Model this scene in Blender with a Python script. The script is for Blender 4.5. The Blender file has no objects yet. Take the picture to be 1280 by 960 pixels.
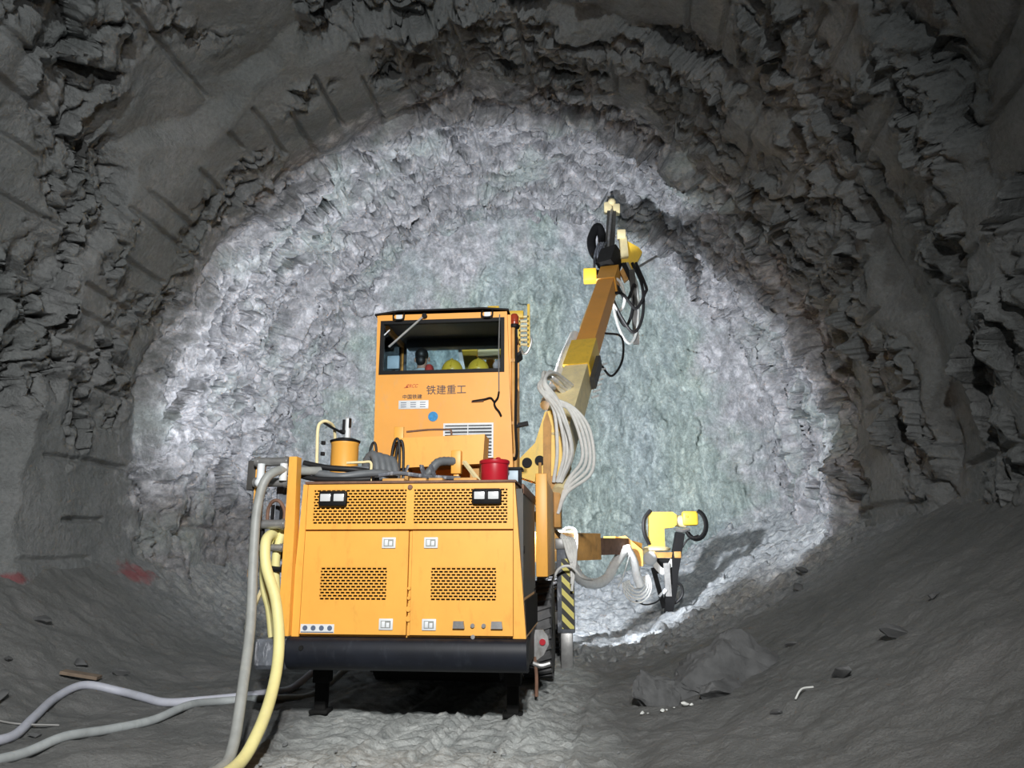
import bpy, bmesh, math, random
import numpy as np
from mathutils import Vector, Matrix

S = bpy.context.scene
C = S.collection
R = math.radians

# ------------------------------------------------------------------ camera
cam_data = bpy.data.cameras.new('camera')
cam_data.sensor_width = 36.0
cam_data.lens = 36.0 * 924.0 / 1280.0
cam_data.clip_end = 200
cam = bpy.data.objects.new('camera', cam_data)
C.objects.link(cam)
cam.location = (0, 0, 1.6)
cam.rotation_euler = (R(90 + 13.1), 0, R(5.72))
S.camera = cam

# ------------------------------------------------------------------ world, lamps, exposure
S.view_settings.view_transform = 'Standard'
S.view_settings.look = 'None'
S.view_settings.exposure = 0.0
S.view_settings.gamma = 1.0
S.view_settings.use_curve_mapping = False
W = bpy.data.worlds.new('world'); S.world = W
W.use_nodes = True
W.node_tree.nodes['Background'].inputs[0].default_value = (0.80, 0.90, 1.0, 1)
W.node_tree.nodes['Background'].inputs[1].default_value = 0.012


def spot(name, loc, target, watts, angle, blend, radius, col):
    d = bpy.data.lights.new(name, 'SPOT')
    d.energy = watts; d.spot_size = R(angle); d.spot_blend = blend
    d.shadow_soft_size = radius; d.color = col
    o = bpy.data.objects.new(name, d); C.objects.link(o)
    o.location = loc
    o.rotation_euler = (Vector(target) - Vector(loc)).to_track_quat('-Z', 'Y').to_euler()
    return o

# floodlight behind the photographer, work lamp on the rig; other three are added fill
spot('flood_lamp', (0.2, -0.8, 5.0), (-1.8, 8.0, 2.5), 3300, 98, 0.95, 0.12, (1.0, 0.98, 0.95))
spot('far_fill_light', (1.0, -4.5, 6.6), (-6.0, 12.0, 5.4), 3300, 92, 0.9, 0.10, (0.97, 1.0, 0.99))  # added fill for the near walls and roof, no such lamp known
spot('rig_work_lamp', (-1.7, 11.6, 3.32), (-3.35, 22, 2.9), 4200, 146, 0.16, 0.16, (0.90, 0.94, 1.0))
spot('face_fill_light', (-1.2, 11.7, 3.32), (-1.2, 22, 6.0), 2500, 84, 0.9, 0.10, (0.90, 0.94, 1.0))  # added beside the work lamp to even out brightness on the face
spot('rubble_fill_light', (-0.92, 12.35, 2.62), (1.6, 18.0, 0.6), 650, 120, 0.5, 0.06, (0.90, 0.94, 1.0))  # added unseen light that brightens the low rubble on the right

# ------------------------------------------------------------------ noise (numpy)
_rng = np.random.RandomState(7)
_perm = _rng.permutation(256).astype(np.int32)
_perm = np.concatenate([_perm, _perm, _perm])
_grad = _rng.normal(size=(256, 3)).astype(np.float32)
_grad /= np.linalg.norm(_grad, axis=1)[:, None]


def perlin(x, y, z):
    x = np.asarray(x, np.float32); y = np.asarray(y, np.float32); z = np.asarray(z, np.float32)
    xi = np.floor(x).astype(np.int32); yi = np.floor(y).astype(np.int32); zi = np.floor(z).astype(np.int32)
    xf, yf, zf = x - xi, y - yi, z - zi
    u, v, w = [t * t * t * (t * (t * 6 - 15) + 10) for t in (xf, yf, zf)]
    out = 0
    for i in (0, 1):
        for j in (0, 1):
            for k in (0, 1):
                h = _perm[_perm[_perm[(xi + i) & 255] + ((yi + j) & 255)] + ((zi + k) & 255)]
                g = _grad[h]
                d = g[..., 0] * (xf - i) + g[..., 1] * (yf - j) + g[..., 2] * (zf - k)
                wt = (u if i else 1 - u) * (v if j else 1 - v) * (w if k else 1 - w)
                out = out + d * wt
    return out * 1.5


def fbm(x, y, z, octaves=4, gain=0.5):
    a, f, s = 1.0, 1.0, 0
    for o in range(octaves):
        s = s + a * perlin(x * f + 17.3 * o, y * f + 5.1 * o, z * f - 9.7 * o)
        a *= gain; f *= 2.03
    return s


def smooth(a, b, x):
    t = np.clip((x - a) / (b - a), 0, 1)
    return t * t * (3 - 2 * t)


def _hash2(i, j, k):
    h = _perm[_perm[(i + 31 * k) & 255] + (j & 255)]
    return h


_tab = _rng.rand(256, 4).astype(np.float32)


def facets(u, v, seed):
    """Broken-rock chips: every cell is its own tilted plane. u, v in cell units."""
    ui = np.floor(u).astype(np.int32); vi = np.floor(v).astype(np.int32)
    best = np.full(u.shape, 9e9, np.float32); val = np.zeros(u.shape, np.float32)
    second = np.full(u.shape, 9e9, np.float32)
    for i in (-1, 0, 1):
        for j in (-1, 0, 1):
            h = _hash2(ui + i, vi + j, seed)
            r = _tab[h]; r2 = _tab[(h + 77) & 255]
            du = u - (ui + i + r[..., 0]); dv = v - (vi + j + r[..., 1])
            d = du * du + dv * dv
            hh = (r[..., 2] - 0.5) + du * (r[..., 3] - 0.5) * 1.6 + dv * (r2[..., 0] - 0.5) * 1.6
            m = d < best
            second = np.where(m, best, np.minimum(second, d))
            val = np.where(m, hh, val); best = np.where(m, d, best)
    edge = np.sqrt(second) - np.sqrt(best)
    return val, edge

# ------------------------------------------------------------------ materials
MATS = {}


def nt(name):
    m = bpy.data.materials.new(name); m.use_nodes = True
    t = m.node_tree
    b = t.nodes['Principled BSDF']
    MATS[name] = m
    return m, t, b


def N(t, kind, **kw):
    n = t.nodes.new(kind)
    for k, v in kw.items():
        if k.startswith('i_'):
            n.inputs[k[2:].replace('_', ' ')].default_value = v
        else:
            setattr(n, k, v)
    return n


def ramp(t, src, stops):
    n = t.nodes.new('ShaderNodeValToRGB')
    e = n.color_ramp.elements
    while len(e) < len(stops):
        e.new(0.5)
    for q, (p, c) in zip(e, stops):
        q.position = p
        q.color = (*c, 1) if not isinstance(c, (int, float)) else (c, c, c, 1)
    t.links.new(src, n.inputs[0])
    return n


def mixc(t, fac, a, b, mode='MIX'):
    n = t.nodes.new('ShaderNodeMix'); n.data_type = 'RGBA'; n.blend_type = mode
    for sock, v in ((n.inputs[0], fac), (n.inputs[6], a), (n.inputs[7], b)):
        if hasattr(v, 'is_output'):
            t.links.new(v, sock)
        else:
            sock.default_value = v if isinstance(v, (int, float)) else (*v, 1)
    return n.outputs[2]


def noise(t, vec, scale, detail=4, rough=0.55, dist=0.0):
    n = N(t, 'ShaderNodeTexNoise', i_Scale=scale, i_Detail=detail, i_Roughness=rough, i_Distortion=dist)
    if vec is not None:
        t.links.new(vec, n.inputs['Vector'])
    return n.outputs['Fac']


def mapping(t, vec, scale):
    n = t.nodes.new('ShaderNodeMapping'); n.inputs['Scale'].default_value = scale
    t.links.new(vec, n.inputs['Vector'])
    return n.outputs['Vector']


def bump(t, b, h, strength, dist, prev=None):
    n = N(t, 'ShaderNodeBump', i_Strength=strength, i_Distance=dist)
    t.links.new(h, n.inputs['Height'])
    if prev is not None:
        t.links.new(prev, n.inputs['Normal'])
    t.links.new(n.outputs[0], b.inputs['Normal'])
    return n.outputs[0]


def paint_spot(t, pos, col, centre, size, color, warp):
    """Sprayed paint mark with its own ragged shape at a place on the rock."""
    s = N(t, 'ShaderNodeVectorMath', operation='SUBTRACT'); t.links.new(pos, s.inputs[0]); s.inputs[1].default_value = centre
    d = N(t, 'ShaderNodeVectorMath', operation='DIVIDE'); t.links.new(s.outputs[0], d.inputs[0]); d.inputs[1].default_value = size
    l = N(t, 'ShaderNodeVectorMath', operation='LENGTH'); t.links.new(d.outputs[0], l.inputs[0])
    a = N(t, 'ShaderNodeMath', operation='MULTIPLY_ADD'); t.links.new(warp, a.inputs[0]); a.inputs[1].default_value = 1.6
    t.links.new(l.outputs['Value'], a.inputs[2])
    r = ramp(t, a.outputs[0], [(0.0, 0.75), (0.62, 0.7), (0.86, 0.0)])
    sc = N(t, 'ShaderNodeMath', operation='MULTIPLY'); t.links.new(a.outputs[0], sc.inputs[0]); sc.inputs[1].default_value = 0.5
    t.links.new(sc.outputs[0], r.inputs[0])
    return mixc(t, r.outputs[0], col, color)


def rock_material():
    m, t, b = nt('tunnel_rock')
    g = t.nodes.new('ShaderNodeNewGeometry'); pos = g.outputs['Position']
    n1 = noise(t, pos, 0.55, 5, 0.6); n2 = noise(t, pos, 3.2, 6, 0.65, 0.4); n3 = noise(t, pos, 16, 5, 0.7)
    crete = ramp(t, n1, [(0.3, (0.165, 0.178, 0.178)), (0.55, (0.225, 0.235, 0.238)), (0.75, (0.275, 0.280, 0.285))])
    raw = ramp(t, n2, [(0.28, (0.15, 0.157, 0.166)), (0.5, (0.325, 0.33, 0.35)), (0.72, (0.62, 0.62, 0.655))])
    green = ramp(t, n1, [(0.52, 0.0), (0.66, 0.55)])
    raw2 = mixc(t, green.outputs[0], raw.outputs[0], (0.33, 0.40, 0.38))
    # shotcrete covers the older rounds, bare rock the newest ones (ragged edge)
    sx = N(t, 'ShaderNodeSeparateXYZ'); t.links.new(pos, sx.inputs[0])
    k = N(t, 'ShaderNodeMath', operation='MULTIPLY_ADD'); t.links.new(n2, k.inputs[0]); k.inputs[1].default_value = 2.2
    t.links.new(sx.outputs['Y'], k.inputs[2])
    k2 = N(t, 'ShaderNodeMath', operation='MULTIPLY_ADD'); t.links.new(sx.outputs['X'], k2.inputs[0]); k2.inputs[1].default_value = -0.13
    t.links.new(k.outputs[0], k2.inputs[2])
    mr = N(t, 'ShaderNodeMapRange'); t.links.new(k2.outputs[0], mr.inputs[0])
    mr.inputs[1].default_value = 14.6; mr.inputs[2].default_value = 15.4
    col = mixc(t, mr.outputs[0], crete.outputs[0], raw2)
    grain = ramp(t, n3, [(0.25, 0.72), (0.6, 1.05), (0.8, 1.2)])
    col = mixc(t, 1.0, col, grain.outputs[0], 'MULTIPLY')
    w = noise(t, pos, 4.0, 4)
    col = paint_spot(t, pos, col, (-7.45, 12.6, 1.34), (0.9, 0.62, 0.28), (0.30, 0.045, 0.055), w)
    col = paint_spot(t, pos, col, (-7.7, 9.7, 1.3), (0.8, 0.4, 0.10), (0.26, 0.05, 0.06), w)
    col = paint_spot(t, pos, col, (5.0, 17.0, 1.75), (0.8, 0.8, 0.20), (0.36, 0.10, 0.12), w)
    col = paint_spot(t, pos, col, (5.3, 19.2, 7.2), (0.8, 0.35, 0.2), (0.45, 0.10, 0.13), w)
    t.links.new(col, b.inputs['Base Color'])
    b.inputs['Roughness'].default_value = 0.82
    b.inputs['Specular IOR Level'].default_value = 0.35
    p = bump(t, b, n3, 0.75, 0.07)
    bump(t, b, noise(t, pos, 60, 4, 0.7), 0.35, 0.012, p)
    return m


def face_material():
    m, t, b = nt('face_rock')
    g = t.nodes.new('ShaderNodeNewGeometry'); pos = g.outputs['Position']
    st = mapping(t, pos, (1.0, 1.0, 0.38))
    n1 = noise(t, st, 0.5, 5, 0.6); n2 = noise(t, st, 3.5, 8, 0.72, 0.6); n3 = noise(t, pos, 13, 6, 0.75)
    a = ramp(t, n2, [(0.3, (0.125, 0.148, 0.150)), (0.5, (0.255, 0.285, 0.284)), (0.72, (0.50, 0.53, 0.52))])
    gr = ramp(t, n1, [(0.38, (0.90, 0.96, 1.0)), (0.6, (0.96, 1.04, 0.98)), (0.75, (1.0, 1.05, 0.95))])
    col = mixc(t, 1.0, a.outputs[0], gr.outputs[0], 'MULTIPLY')
    ea = N(t, 'ShaderNodeAttribute', attribute_name='bare_edge')
    er = ramp(t, ea.outputs['Fac'], [(0.84, 0.0), (1.0, 1.0)])
    raw = ramp(t, noise(t, pos, 3.2, 6, 0.65, 0.4), [(0.28, (0.15, 0.157, 0.166)), (0.5, (0.325, 0.33, 0.35)), (0.72, (0.62, 0.62, 0.655))])
    col = mixc(t, er.outputs[0], col, raw.outputs[0])
    gn = ramp(t, n3, [(0.28, 0.5), (0.55, 1.0), (0.78, 1.45)])
    col = mixc(t, 1.0, col, gn.outputs[0], 'MULTIPLY')
    t.links.new(col, b.inputs['Base Color'])
    b.inputs['Roughness'].default_value = 0.75
    p = bump(t, b, n2, 0.5, 0.12)
    bump(t, b, n3, 0.6, 0.05, p)
    return m


def floor_material():
    m, t, b = nt('floor_muck')
    g = t.nodes.new('ShaderNodeNewGeometry'); pos = g.outputs['Position']
    n1 = noise(t, pos, 0.8, 6, 0.6); n2 = noise(t, pos, 6, 6, 0.7); n3 = noise(t, pos, 38, 5, 0.75)
    dark = ramp(t, n1, [(0.3, (0.125, 0.130, 0.128)), (0.55, (0.170, 0.174, 0.172)), (0.75, (0.215, 0.215, 0.215))])
    pale = ramp(t, n2, [(0.3, (0.24, 0.26, 0.26)), (0.5, (0.40, 0.42, 0.415)), (0.7, (0.56, 0.58, 0.57))])
    # driven lane of dry pale mud behind the rig
    sx = N(t, 'ShaderNodeSeparateXYZ'); t.links.new(pos, sx.inputs[0])
    k = N(t, 'ShaderNodeMath', operation='MULTIPLY_ADD'); t.links.new(n1, k.inputs[0]); k.inputs[1].default_value = 1.6
    t.links.new(sx.outputs['X'], k.inputs[2])
    l0 = N(t, 'ShaderNodeMapRange'); t.links.new(k.outputs[0], l0.inputs[0]); l0.inputs[1].default_value = -2.3; l0.inputs[2].default_value = -1.6
    l1 = N(t, 'ShaderNodeMapRange'); t.links.new(k.outputs[0], l1.inputs[0]); l1.inputs[1].default_value = 1.1; l1.inputs[2].default_value = 0.3
    mm = N(t, 'ShaderNodeMath', operation='MULTIPLY'); t.links.new(l0.outputs[0], mm.inputs[0]); t.links.new(l1.outputs[0], mm.inputs[1])
    col = mixc(t, mm.outputs[0], dark.outputs[0], pale.outputs[0])
    # broken pale rubble towards the face
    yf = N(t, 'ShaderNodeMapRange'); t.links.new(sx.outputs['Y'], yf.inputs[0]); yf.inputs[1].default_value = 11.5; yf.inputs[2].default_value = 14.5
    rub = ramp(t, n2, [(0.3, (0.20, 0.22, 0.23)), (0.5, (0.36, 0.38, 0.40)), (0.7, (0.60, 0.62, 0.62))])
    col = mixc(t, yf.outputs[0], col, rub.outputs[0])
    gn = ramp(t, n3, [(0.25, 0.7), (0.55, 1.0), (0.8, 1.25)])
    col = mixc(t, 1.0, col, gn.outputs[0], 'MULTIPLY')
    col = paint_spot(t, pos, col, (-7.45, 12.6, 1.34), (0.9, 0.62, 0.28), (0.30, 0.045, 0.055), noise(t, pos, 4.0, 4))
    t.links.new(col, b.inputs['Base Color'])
    b.inputs['Roughness'].default_value = 0.8
    p = bump(t, b, n2, 0.5, 0.09)
    bump(t, b, n3, 0.6, 0.03, p)
    return m


def grid_mesh(name, P, mat, normals=None, flip=False):
    nu, nv = P.shape[:2]
    me = bpy.data.meshes.new(name)
    idx = np.arange(nu * nv, dtype=np.int32).reshape(nu, nv)
    q = np.stack([idx[:-1, :-1], idx[1:, :-1], idx[1:, 1:], idx[:-1, 1:]], -1).reshape(-1, 4)
    if flip:
        q = q[:, ::-1]
    nf = len(q)
    me.vertices.add(nu * nv); me.vertices.foreach_set('co', P.astype(np.float32).ravel())
    me.loops.add(nf * 4); me.loops.foreach_set('vertex_index', np.ascontiguousarray(q).ravel())
    me.polygons.add(nf)
    me.polygons.foreach_set('loop_start', np.arange(nf, dtype=np.int32) * 4)
    me.polygons.foreach_set('loop_total', np.full(nf, 4, np.int32))
    me.polygons.foreach_set('use_smooth', np.ones(nf, bool))
    me.update(calc_edges=True)
    me.materials.append(mat)
    if normals is not None:
        me.normals_split_custom_set_from_vertices(normals.reshape(-1, 3).tolist())
    o = bpy.data.objects.new(name, me); C.objects.link(o)
    return o


def structure(o, label, cat):
    o['kind'] = 'structure'; o['label'] = label; o['category'] = cat
    return o

# ------------------------------------------------------------------ the tunnel
XC, AH, ZS, BH = -1.5, 6.55, 3.0, 8.25      # centre line, half width, spring line, rise


def arch_profile(n):
    """Section from the left foot over the crown to the right foot."""
    pts = [(XC - AH + 0.5, -0.6)]
    for q in np.linspace(0, 1, 40)[:-1]:
        z = -0.6 + q * (ZS + 0.6); pts.append((XC - AH + 0.5 * (1 - q) ** 1.6, z))
    for a in np.linspace(math.pi, 0, 200):
        pts.append((XC + AH * math.cos(a), ZS + BH * math.sin(a)))
    for q in np.linspace(0, 1, 40)[1:]:
        z = ZS - q * (ZS + 0.6); pts.append((XC + AH - 0.5 * q ** 1.6, z))
    p = np.array(pts); s = np.concatenate([[0], np.cumsum(np.linalg.norm(np.diff(p, axis=0), axis=1))])
    t = np.linspace(0, s[-1], n)
    x = np.interp(t, s, p[:, 0]); z = np.interp(t, s, p[:, 1])
    tx = np.gradient(x); tz = np.gradient(z); l = np.hypot(tx, tz)
    return t, x, z, -tz / l, tx / l            # outward normal


def build_arch(mat):
    n = 1000
    s, x, z, nx, nz = arch_profile(n)
    ys = np.concatenate([np.arange(-12, 6, 0.35), np.arange(6, 23.6, 0.04)])
    Sg, Yg = np.meshgrid(s, ys, indexing='ij')
    X = np.repeat(x[:, None], len(ys), 1); Z = np.repeat(z[:, None], len(ys), 1)
    NX = np.repeat(nx[:, None], len(ys), 1); NZ = np.repeat(nz[:, None], len(ys), 1)
    # blast rounds: each starts narrow and flares outward, so a ragged step faces the camera
    jit = 0.60 * fbm(X * 0.55, Z * 0.55, Yg * 0.5, 3, 0.5)
    yy = Yg + jit - 0.13 * (X - XC) - 0.7 * (Z / 11.0) ** 2
    d = np.zeros_like(X)
    lipw = np.clip(0.5 + perlin(X * 0.6 + 3, Yg * 0.3, Z * 0.6), 0, 1)
    amod = np.clip(0.75 + 0.9 * perlin(X * 0.4 + 13, Yg * 0.2, Z * 0.4 + 5), 0.15, 1.4)
    rounds = [-12.0, -4.5, -0.5, 3.2, 7.0, 10.3, 13.75, 17.2, 20.4, 30.0]
    amod = np.where((yy > 13.75) & (yy < 17.2), np.maximum(amod, 1.0), amod)
    amp = [0.3, 0.3, 0.3, 0.3, 0.35, 0.36, 0.42, 0.34, 0.25]
    for a, b, h in zip(rounds[:-1], rounds[1:], amp):
        m = (yy >= a) & (yy < b)
        q = (yy - a) / min(b - a, 3.6)
        lip = 1 - smooth(0.0, 0.16 + 0.5 * lipw, yy - a)
        d = np.where(m, amod * h * (np.clip(q, 0, 1) * (1 - lip) + lip - 0.5), d)
    d += 0.30 * perlin(X * 0.33, Yg * 0.33, Z * 0.33) + 0.14 * perlin(X * 0.85 + 9, Yg * 0.95, Z * 0.85)
    low = smooth(1.2, 3.6, Z)                     # muck and dust soften the foot of the walls
    rough = smooth(-0.22, 0.18, fbm(X * 0.42 + 40, Yg * 0.5, Z * 0.42, 3)) * (0.25 + 0.75 * low)
    rough = np.maximum(rough, 0.75 * smooth(13.4, 14.2, yy) * low)
    wu = 0.35 * fbm(X * 1.1, Yg * 1.1, Z * 1.1 + 50, 3); wv = 0.35 * fbm(X * 1.1 + 70, Yg * 1.1, Z * 1.1, 3)
    # chips lie in slanting beds
    f1, e1 = facets((Sg + 0.45 * Yg + wu * 1.5) / 0.85, (Yg - 0.25 * Sg + wv * 1.5) / 0.46, 3)
    f2, e2 = facets((Sg + 0.45 * Yg + wu * 1.3) / 0.27, (Yg - 0.25 * Sg + wv * 1.3) / 0.16, 11)
    # half barrels of the drill holes: straight grooves along each round, clean rock beside them
    rr = np.random.RandomState(3)
    gm = np.zeros_like(X); gw = np.zeros_like(X)
    for a, b in zip(rounds[3:-1], rounds[4:]):
        b = min(b, 23.2)
        q = 0.4
        while q < s[-1] - 0.4:
            q += rr.uniform(0.42, 0.85)
            if rr.rand() < 0.2:
                continue
            g0 = a + rr.uniform(0.1, 1.2); g1 = g0 + rr.uniform(1.0, 3.3)
            i0 = max(0, np.searchsorted(s, q - 0.4)); i1 = min(n, np.searchsorted(s, q + 0.4))
            sub = (slice(i0, i1), slice(None))
            ds = np.abs(Sg[sub] - (q + 0.03 * (Yg[sub] - a) + 0.012 * np.sin(Yg[sub] * 2 + q)))
            along = smooth(g0, g0 + 0.12, yy[sub]) * smooth(min(g1, b) + 0.05, min(g1, b) - 0.08, yy[sub]) * smooth(0.8, 2.2, Z[sub])
            gm[sub] = np.maximum(gm[sub], smooth(0.055, 0.015, ds) * along)
            gw[sub] = np.maximum(gw[sub], smooth(0.26, 0.06, ds) * along)
    d += 0.10 * gm
    rough = rough * (1 - 0.65 * gw)
    d += rough * (0.46 * f1 + 0.10 * f2)
    d += rough * 0.20 * smooth(0.12, 0.0, e1) + rough * 0.04 * smooth(0.14, 0.0, e2)
    r = 1 - np.abs(perlin(X * 1.7, Yg * 1.2, Z * 1.7 + 20)) * 2
    d += 0.10 * np.clip(r - 0.62, 0, 1) * (0.3 + rough)
    d += (0.018 + 0.03 * rough) * fbm(X * 3.4, Yg * 3.4, Z * 3.4, 4, 0.6)
    d *= np.where(Yg < 6, 0.8, 1.0)
    P = np.stack([X + NX * d, Yg + rough * (0.16 * f1 + 0.04 * f2), Z + NZ * d], -1)
    gu = np.gradient(P, axis=0); gv = np.gradient(P, axis=1)
    nn = np.cross(gu, gv); nn /= np.linalg.norm(nn, axis=2)[..., None] + 1e-9
    inward = -(nn[..., 0] * NX + nn[..., 2] * NZ).mean() > 0
    if not inward:
        nn = -nn
    i1 = np.searchsorted(s, s[-1] * 0.30); i2 = np.searchsorted(s, s[-1] * 0.70)
    for nm, a, b, lb in (('wall_left', 0, i1, 'rough grey rock wall of the tunnel on the left with a red paint mark'),
                         ('ceiling', i1, i2, 'vaulted rough rock roof of the tunnel'),
                         ('wall_right', i2, n - 1, 'dark rough rock wall of the tunnel on the right')):
        o = grid_mesh(nm, P[a:b + 1], mat, nn[a:b + 1], flip=not inward)
        structure(o, lb, 'tunnel wall' if nm != 'ceiling' else 'tunnel roof')
    return P


def build_face(mat):
    xs = np.arange(XC - 7.4, XC + 7.4, 0.042); zs = np.arange(-0.5, 12.0, 0.042)
    X, Z = np.meshgrid(xs, zs, indexing='ij')
    zz = np.maximum(Z - ZS, 0) / BH
    rho = np.sqrt(((X - XC) / AH) ** 2 + zz ** 2)
    Y = 22.9 - 3.0 * np.clip(rho, 0, 1.15) ** 3.2
    Y -= 0.45 * perlin(X * 0.3, Z * 0.22, X * 0 + 3.3) + 0.22 * fbm(X * 0.9, Z * 0.55, X * 0 + 8.1, 4, 0.6)
    w = 0.4 * fbm(X * 1.2, Z * 1.2, X * 0 + 1.7, 3)
    f1, e1 = facets((X + w) / 0.55, (Z + w - 0.3 * X) / 0.95, 5); f2, e2 = facets((X + w) / 0.22, (Z - w) / 0.36, 8)
    Y -= 0.14 * f1 + 0.07 * f2
    Y -= 0.05 * fbm(X * 3.5, Z * 2.4, X * 0 + 4.4, 4, 0.65)
    P = np.stack([X, Y, Z], -1)
    o = grid_mesh('wall_back', P, mat, flip=True)
    edge = rho + 0.16 * fbm(X * 0.8, Z * 0.8, X * 0 + 9.4, 4, 0.6)
    at = o.data.attributes.new('bare_edge', 'FLOAT', 'POINT')
    at.data.foreach_set('value', edge.astype(np.float32).ravel())
    structure(o, 'greenish grey rock face closing the far end of the tunnel', 'rock face')


def floor_z(x, y):
    x = np.asarray(x, float); y = np.asarray(y, float)
    n0 = 0.5 + 0.5 * perlin(x * 0.5, y * 0.5, x * 0 + 2.2)
    zr = 2.25 * np.clip((x - 0.35 - 0.3 * (n0 - 0.5)) / 4.75, 0, 1.6) ** 1.5
    zl = 1.5 * np.clip((-5.2 - x) / 2.9, 0, 1.8) ** 1.5
    z = zr + zl
    z = z + 0.95 * smooth(17.0, 22.0, y) * (0.75 + 0.5 * n0)
    z = z + 0.07 * perlin(x * 0.8, y * 0.8, x * 0) + 0.05 * fbm(x * 2.2, y * 2.2, x * 0 + 6, 3)
    rub = 0.25 + smooth(11.5, 13.5, y) * 0.9 + 0.35 * smooth(0.0, 0.5, zr + zl)
    z = z + rub * 0.05 * np.abs(fbm(x * 4.5, y * 4.5, x * 0 + 1, 3))
    return z - 0.02


def build_floor(mat):
    xs = np.arange(-9.6, 7.2, 0.032)
    ys = np.concatenate([np.arange(-12, 4.6, 0.4), np.arange(4.6, 12.5, 0.028), np.arange(12.5, 23.6, 0.045)])
    X, Y = np.meshgrid(xs, ys, indexing='ij')
    Z = floor_z(X, Y)
    # cleated wheel tracks leading under the rig
    lane = 0
    for cx, w, ph in ((-2.35, 0.42, 0.0), (-0.95, 0.40, 1.1), (-1.55, 0.34, 2.0), (-0.35, 0.30, 0.4)):
        c = cx + 0.10 * np.sin(Y * 0.55 + ph) + 0.06 * (Y - 7)
        q = (X - c) / w
        m = smooth(1.05, 0.8, np.abs(q)) * smooth(11, 9, Y) * (0.55 + 0.6 * perlin(X * 0.9, Y * 0.6, X * 0 + ph))
        chev = np.sin((Y + 0.28 * np.abs(q) + 0.02 * np.sin(9 * X)) * 2 * math.pi / 0.17)
        Z = Z + np.clip(m, 0, 1) * (-0.028 + 0.024 * np.clip(chev * 1.8, -1, 1))
        Z = Z + 0.03 * smooth(0.25, 0.0, np.abs(np.abs(q) - 1.1)) * smooth(11, 9, Y)
    clod = np.clip(fbm(X * 5.0, Y * 5.0, X * 0 + 12, 3) - 0.25, 0, 1)
    Z = Z + 0.06 * clod * smooth(-4.2, -3.0, X) * smooth(0.9, 0.2, X)
    f1, e1 = facets((X + 0.3 * Y) / 0.3, Y / 0.26, 9)
    Z = Z + 0.10 * f1 * smooth(11.8, 13.5, Y)
    P = np.stack([X, Y, Z], -1)
    o = grid_mesh('floor', P, mat)
    structure(o, 'muddy tunnel floor with wheel tracks and banks of muck along both walls', 'floor')


M_ROCK = rock_material(); M_FACE = face_material(); M_FLOOR = floor_material()
build_arch(M_ROCK); build_face(M_FACE); build_floor(M_FLOOR)

# ------------------------------------------------------------------ machine materials
def plain(name, col, rough=0.5, metal=0.0, var=0.12, vscale=6.0, bump_s=0.0, spec=0.5, dirt=None, dirt_amt=0.5):
    m, t, b = nt(name)
    tc = t.nodes.new('ShaderNodeNewGeometry'); pos = tc.outputs['Position']
    n = noise(t, pos, vscale, 5, 0.6)
    r = ramp(t, n, [(0.3, tuple(c * (1 - var) for c in col)), (0.7, tuple(min(1, c * (1 + var)) for c in col))])
    out = r.outputs[0]
    if dirt:
        n2 = noise(t, mapping(t, pos, (5, 5, 1.6)), 2.2, 6, 0.7, 0.3)
        d = ramp(t, n2, [(0.55, 0.0), (0.75, dirt_amt)])
        out = mixc(t, d.outputs[0], out, dirt)
    t.links.new(out, b.inputs['Base Color'])
    b.inputs['Roughness'].default_value = rough; b.inputs['Metallic'].default_value = metal
    b.inputs['Specular IOR Level'].default_value = spec
    if bump_s:
        bump(t, b, noise(t, pos, vscale * 8, 4), bump_s, 0.01)
    return m


M = {}
M['orange'] = plain('orange_paint', (0.80, 0.39, 0.065), 0.45, var=0.05, vscale=2.5, dirt=(0.42, 0.17, 0.03), dirt_amt=0.35)
M['orange2'] = plain('orange_paint_cab', (0.80, 0.36, 0.06), 0.5, var=0.06, vscale=2.0, dirt=(0.62, 0.36, 0.16), dirt_amt=0.45)
M['dull'] = plain('dull_orange_steel', (0.52, 0.27, 0.07), 0.6, var=0.2, vscale=5, dirt=(0.10, 0.06, 0.04), dirt_amt=0.6)
M['yellow'] = plain('bright_yellow_paint', (0.82, 0.53, 0.05), 0.45, var=0.08, dirt=(0.35, 0.25, 0.08), dirt_amt=0.4)
M['cream'] = plain('dusty_cream_paint', (0.82, 0.70, 0.40), 0.6, var=0.12, dirt=(0.55, 0.50, 0.42), dirt_amt=0.6)
M['black'] = plain('black_rubber', (0.007, 0.007, 0.008), 0.6, var=0.2, spec=0.2)
M['bumper'] = plain('black_painted_bumper', (0.008, 0.010, 0.016), 0.5, var=0.3, vscale=3, spec=0.3, dirt=(0.08, 0.09, 0.11), dirt_amt=0.2)
M['worn'] = plain('scuffed_grey_steel', (0.10, 0.11, 0.13), 0.6, var=0.4, vscale=9, dirt=(0.62, 0.64, 0.70), dirt_amt=0.9)
M['darkgrey'] = plain('dark_grey_paint', (0.055, 0.053, 0.050), 0.6, var=0.2, dirt=(0.14, 0.11, 0.08), dirt_amt=0.4)
M['chassis'] = plain('dirty_black_chassis', (0.012, 0.012, 0.012), 0.85, var=0.3, spec=0.15)
M['tire'] = plain('dusty_tire_rubber', (0.095, 0.095, 0.098), 0.85, var=0.25, vscale=8)
M['steel'] = plain('worn_grey_steel', (0.34, 0.34, 0.34), 0.38, metal=0.65, var=0.2, vscale=10, dirt=(0.10, 0.085, 0.07), dirt_amt=0.6)
M['white'] = plain('white_metal', (0.66, 0.69, 0.71), 0.4, var=0.06)
M['rust'] = plain('rust_brown_edge', (0.16, 0.085, 0.055), 0.75, var=0.3, vscale=12)
M['hosegrey'] = plain('grey_hose_rubber', (0.27, 0.28, 0.27), 0.5, var=0.12, vscale=10, dirt=(0.50, 0.48, 0.40), dirt_amt=0.4)
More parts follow.
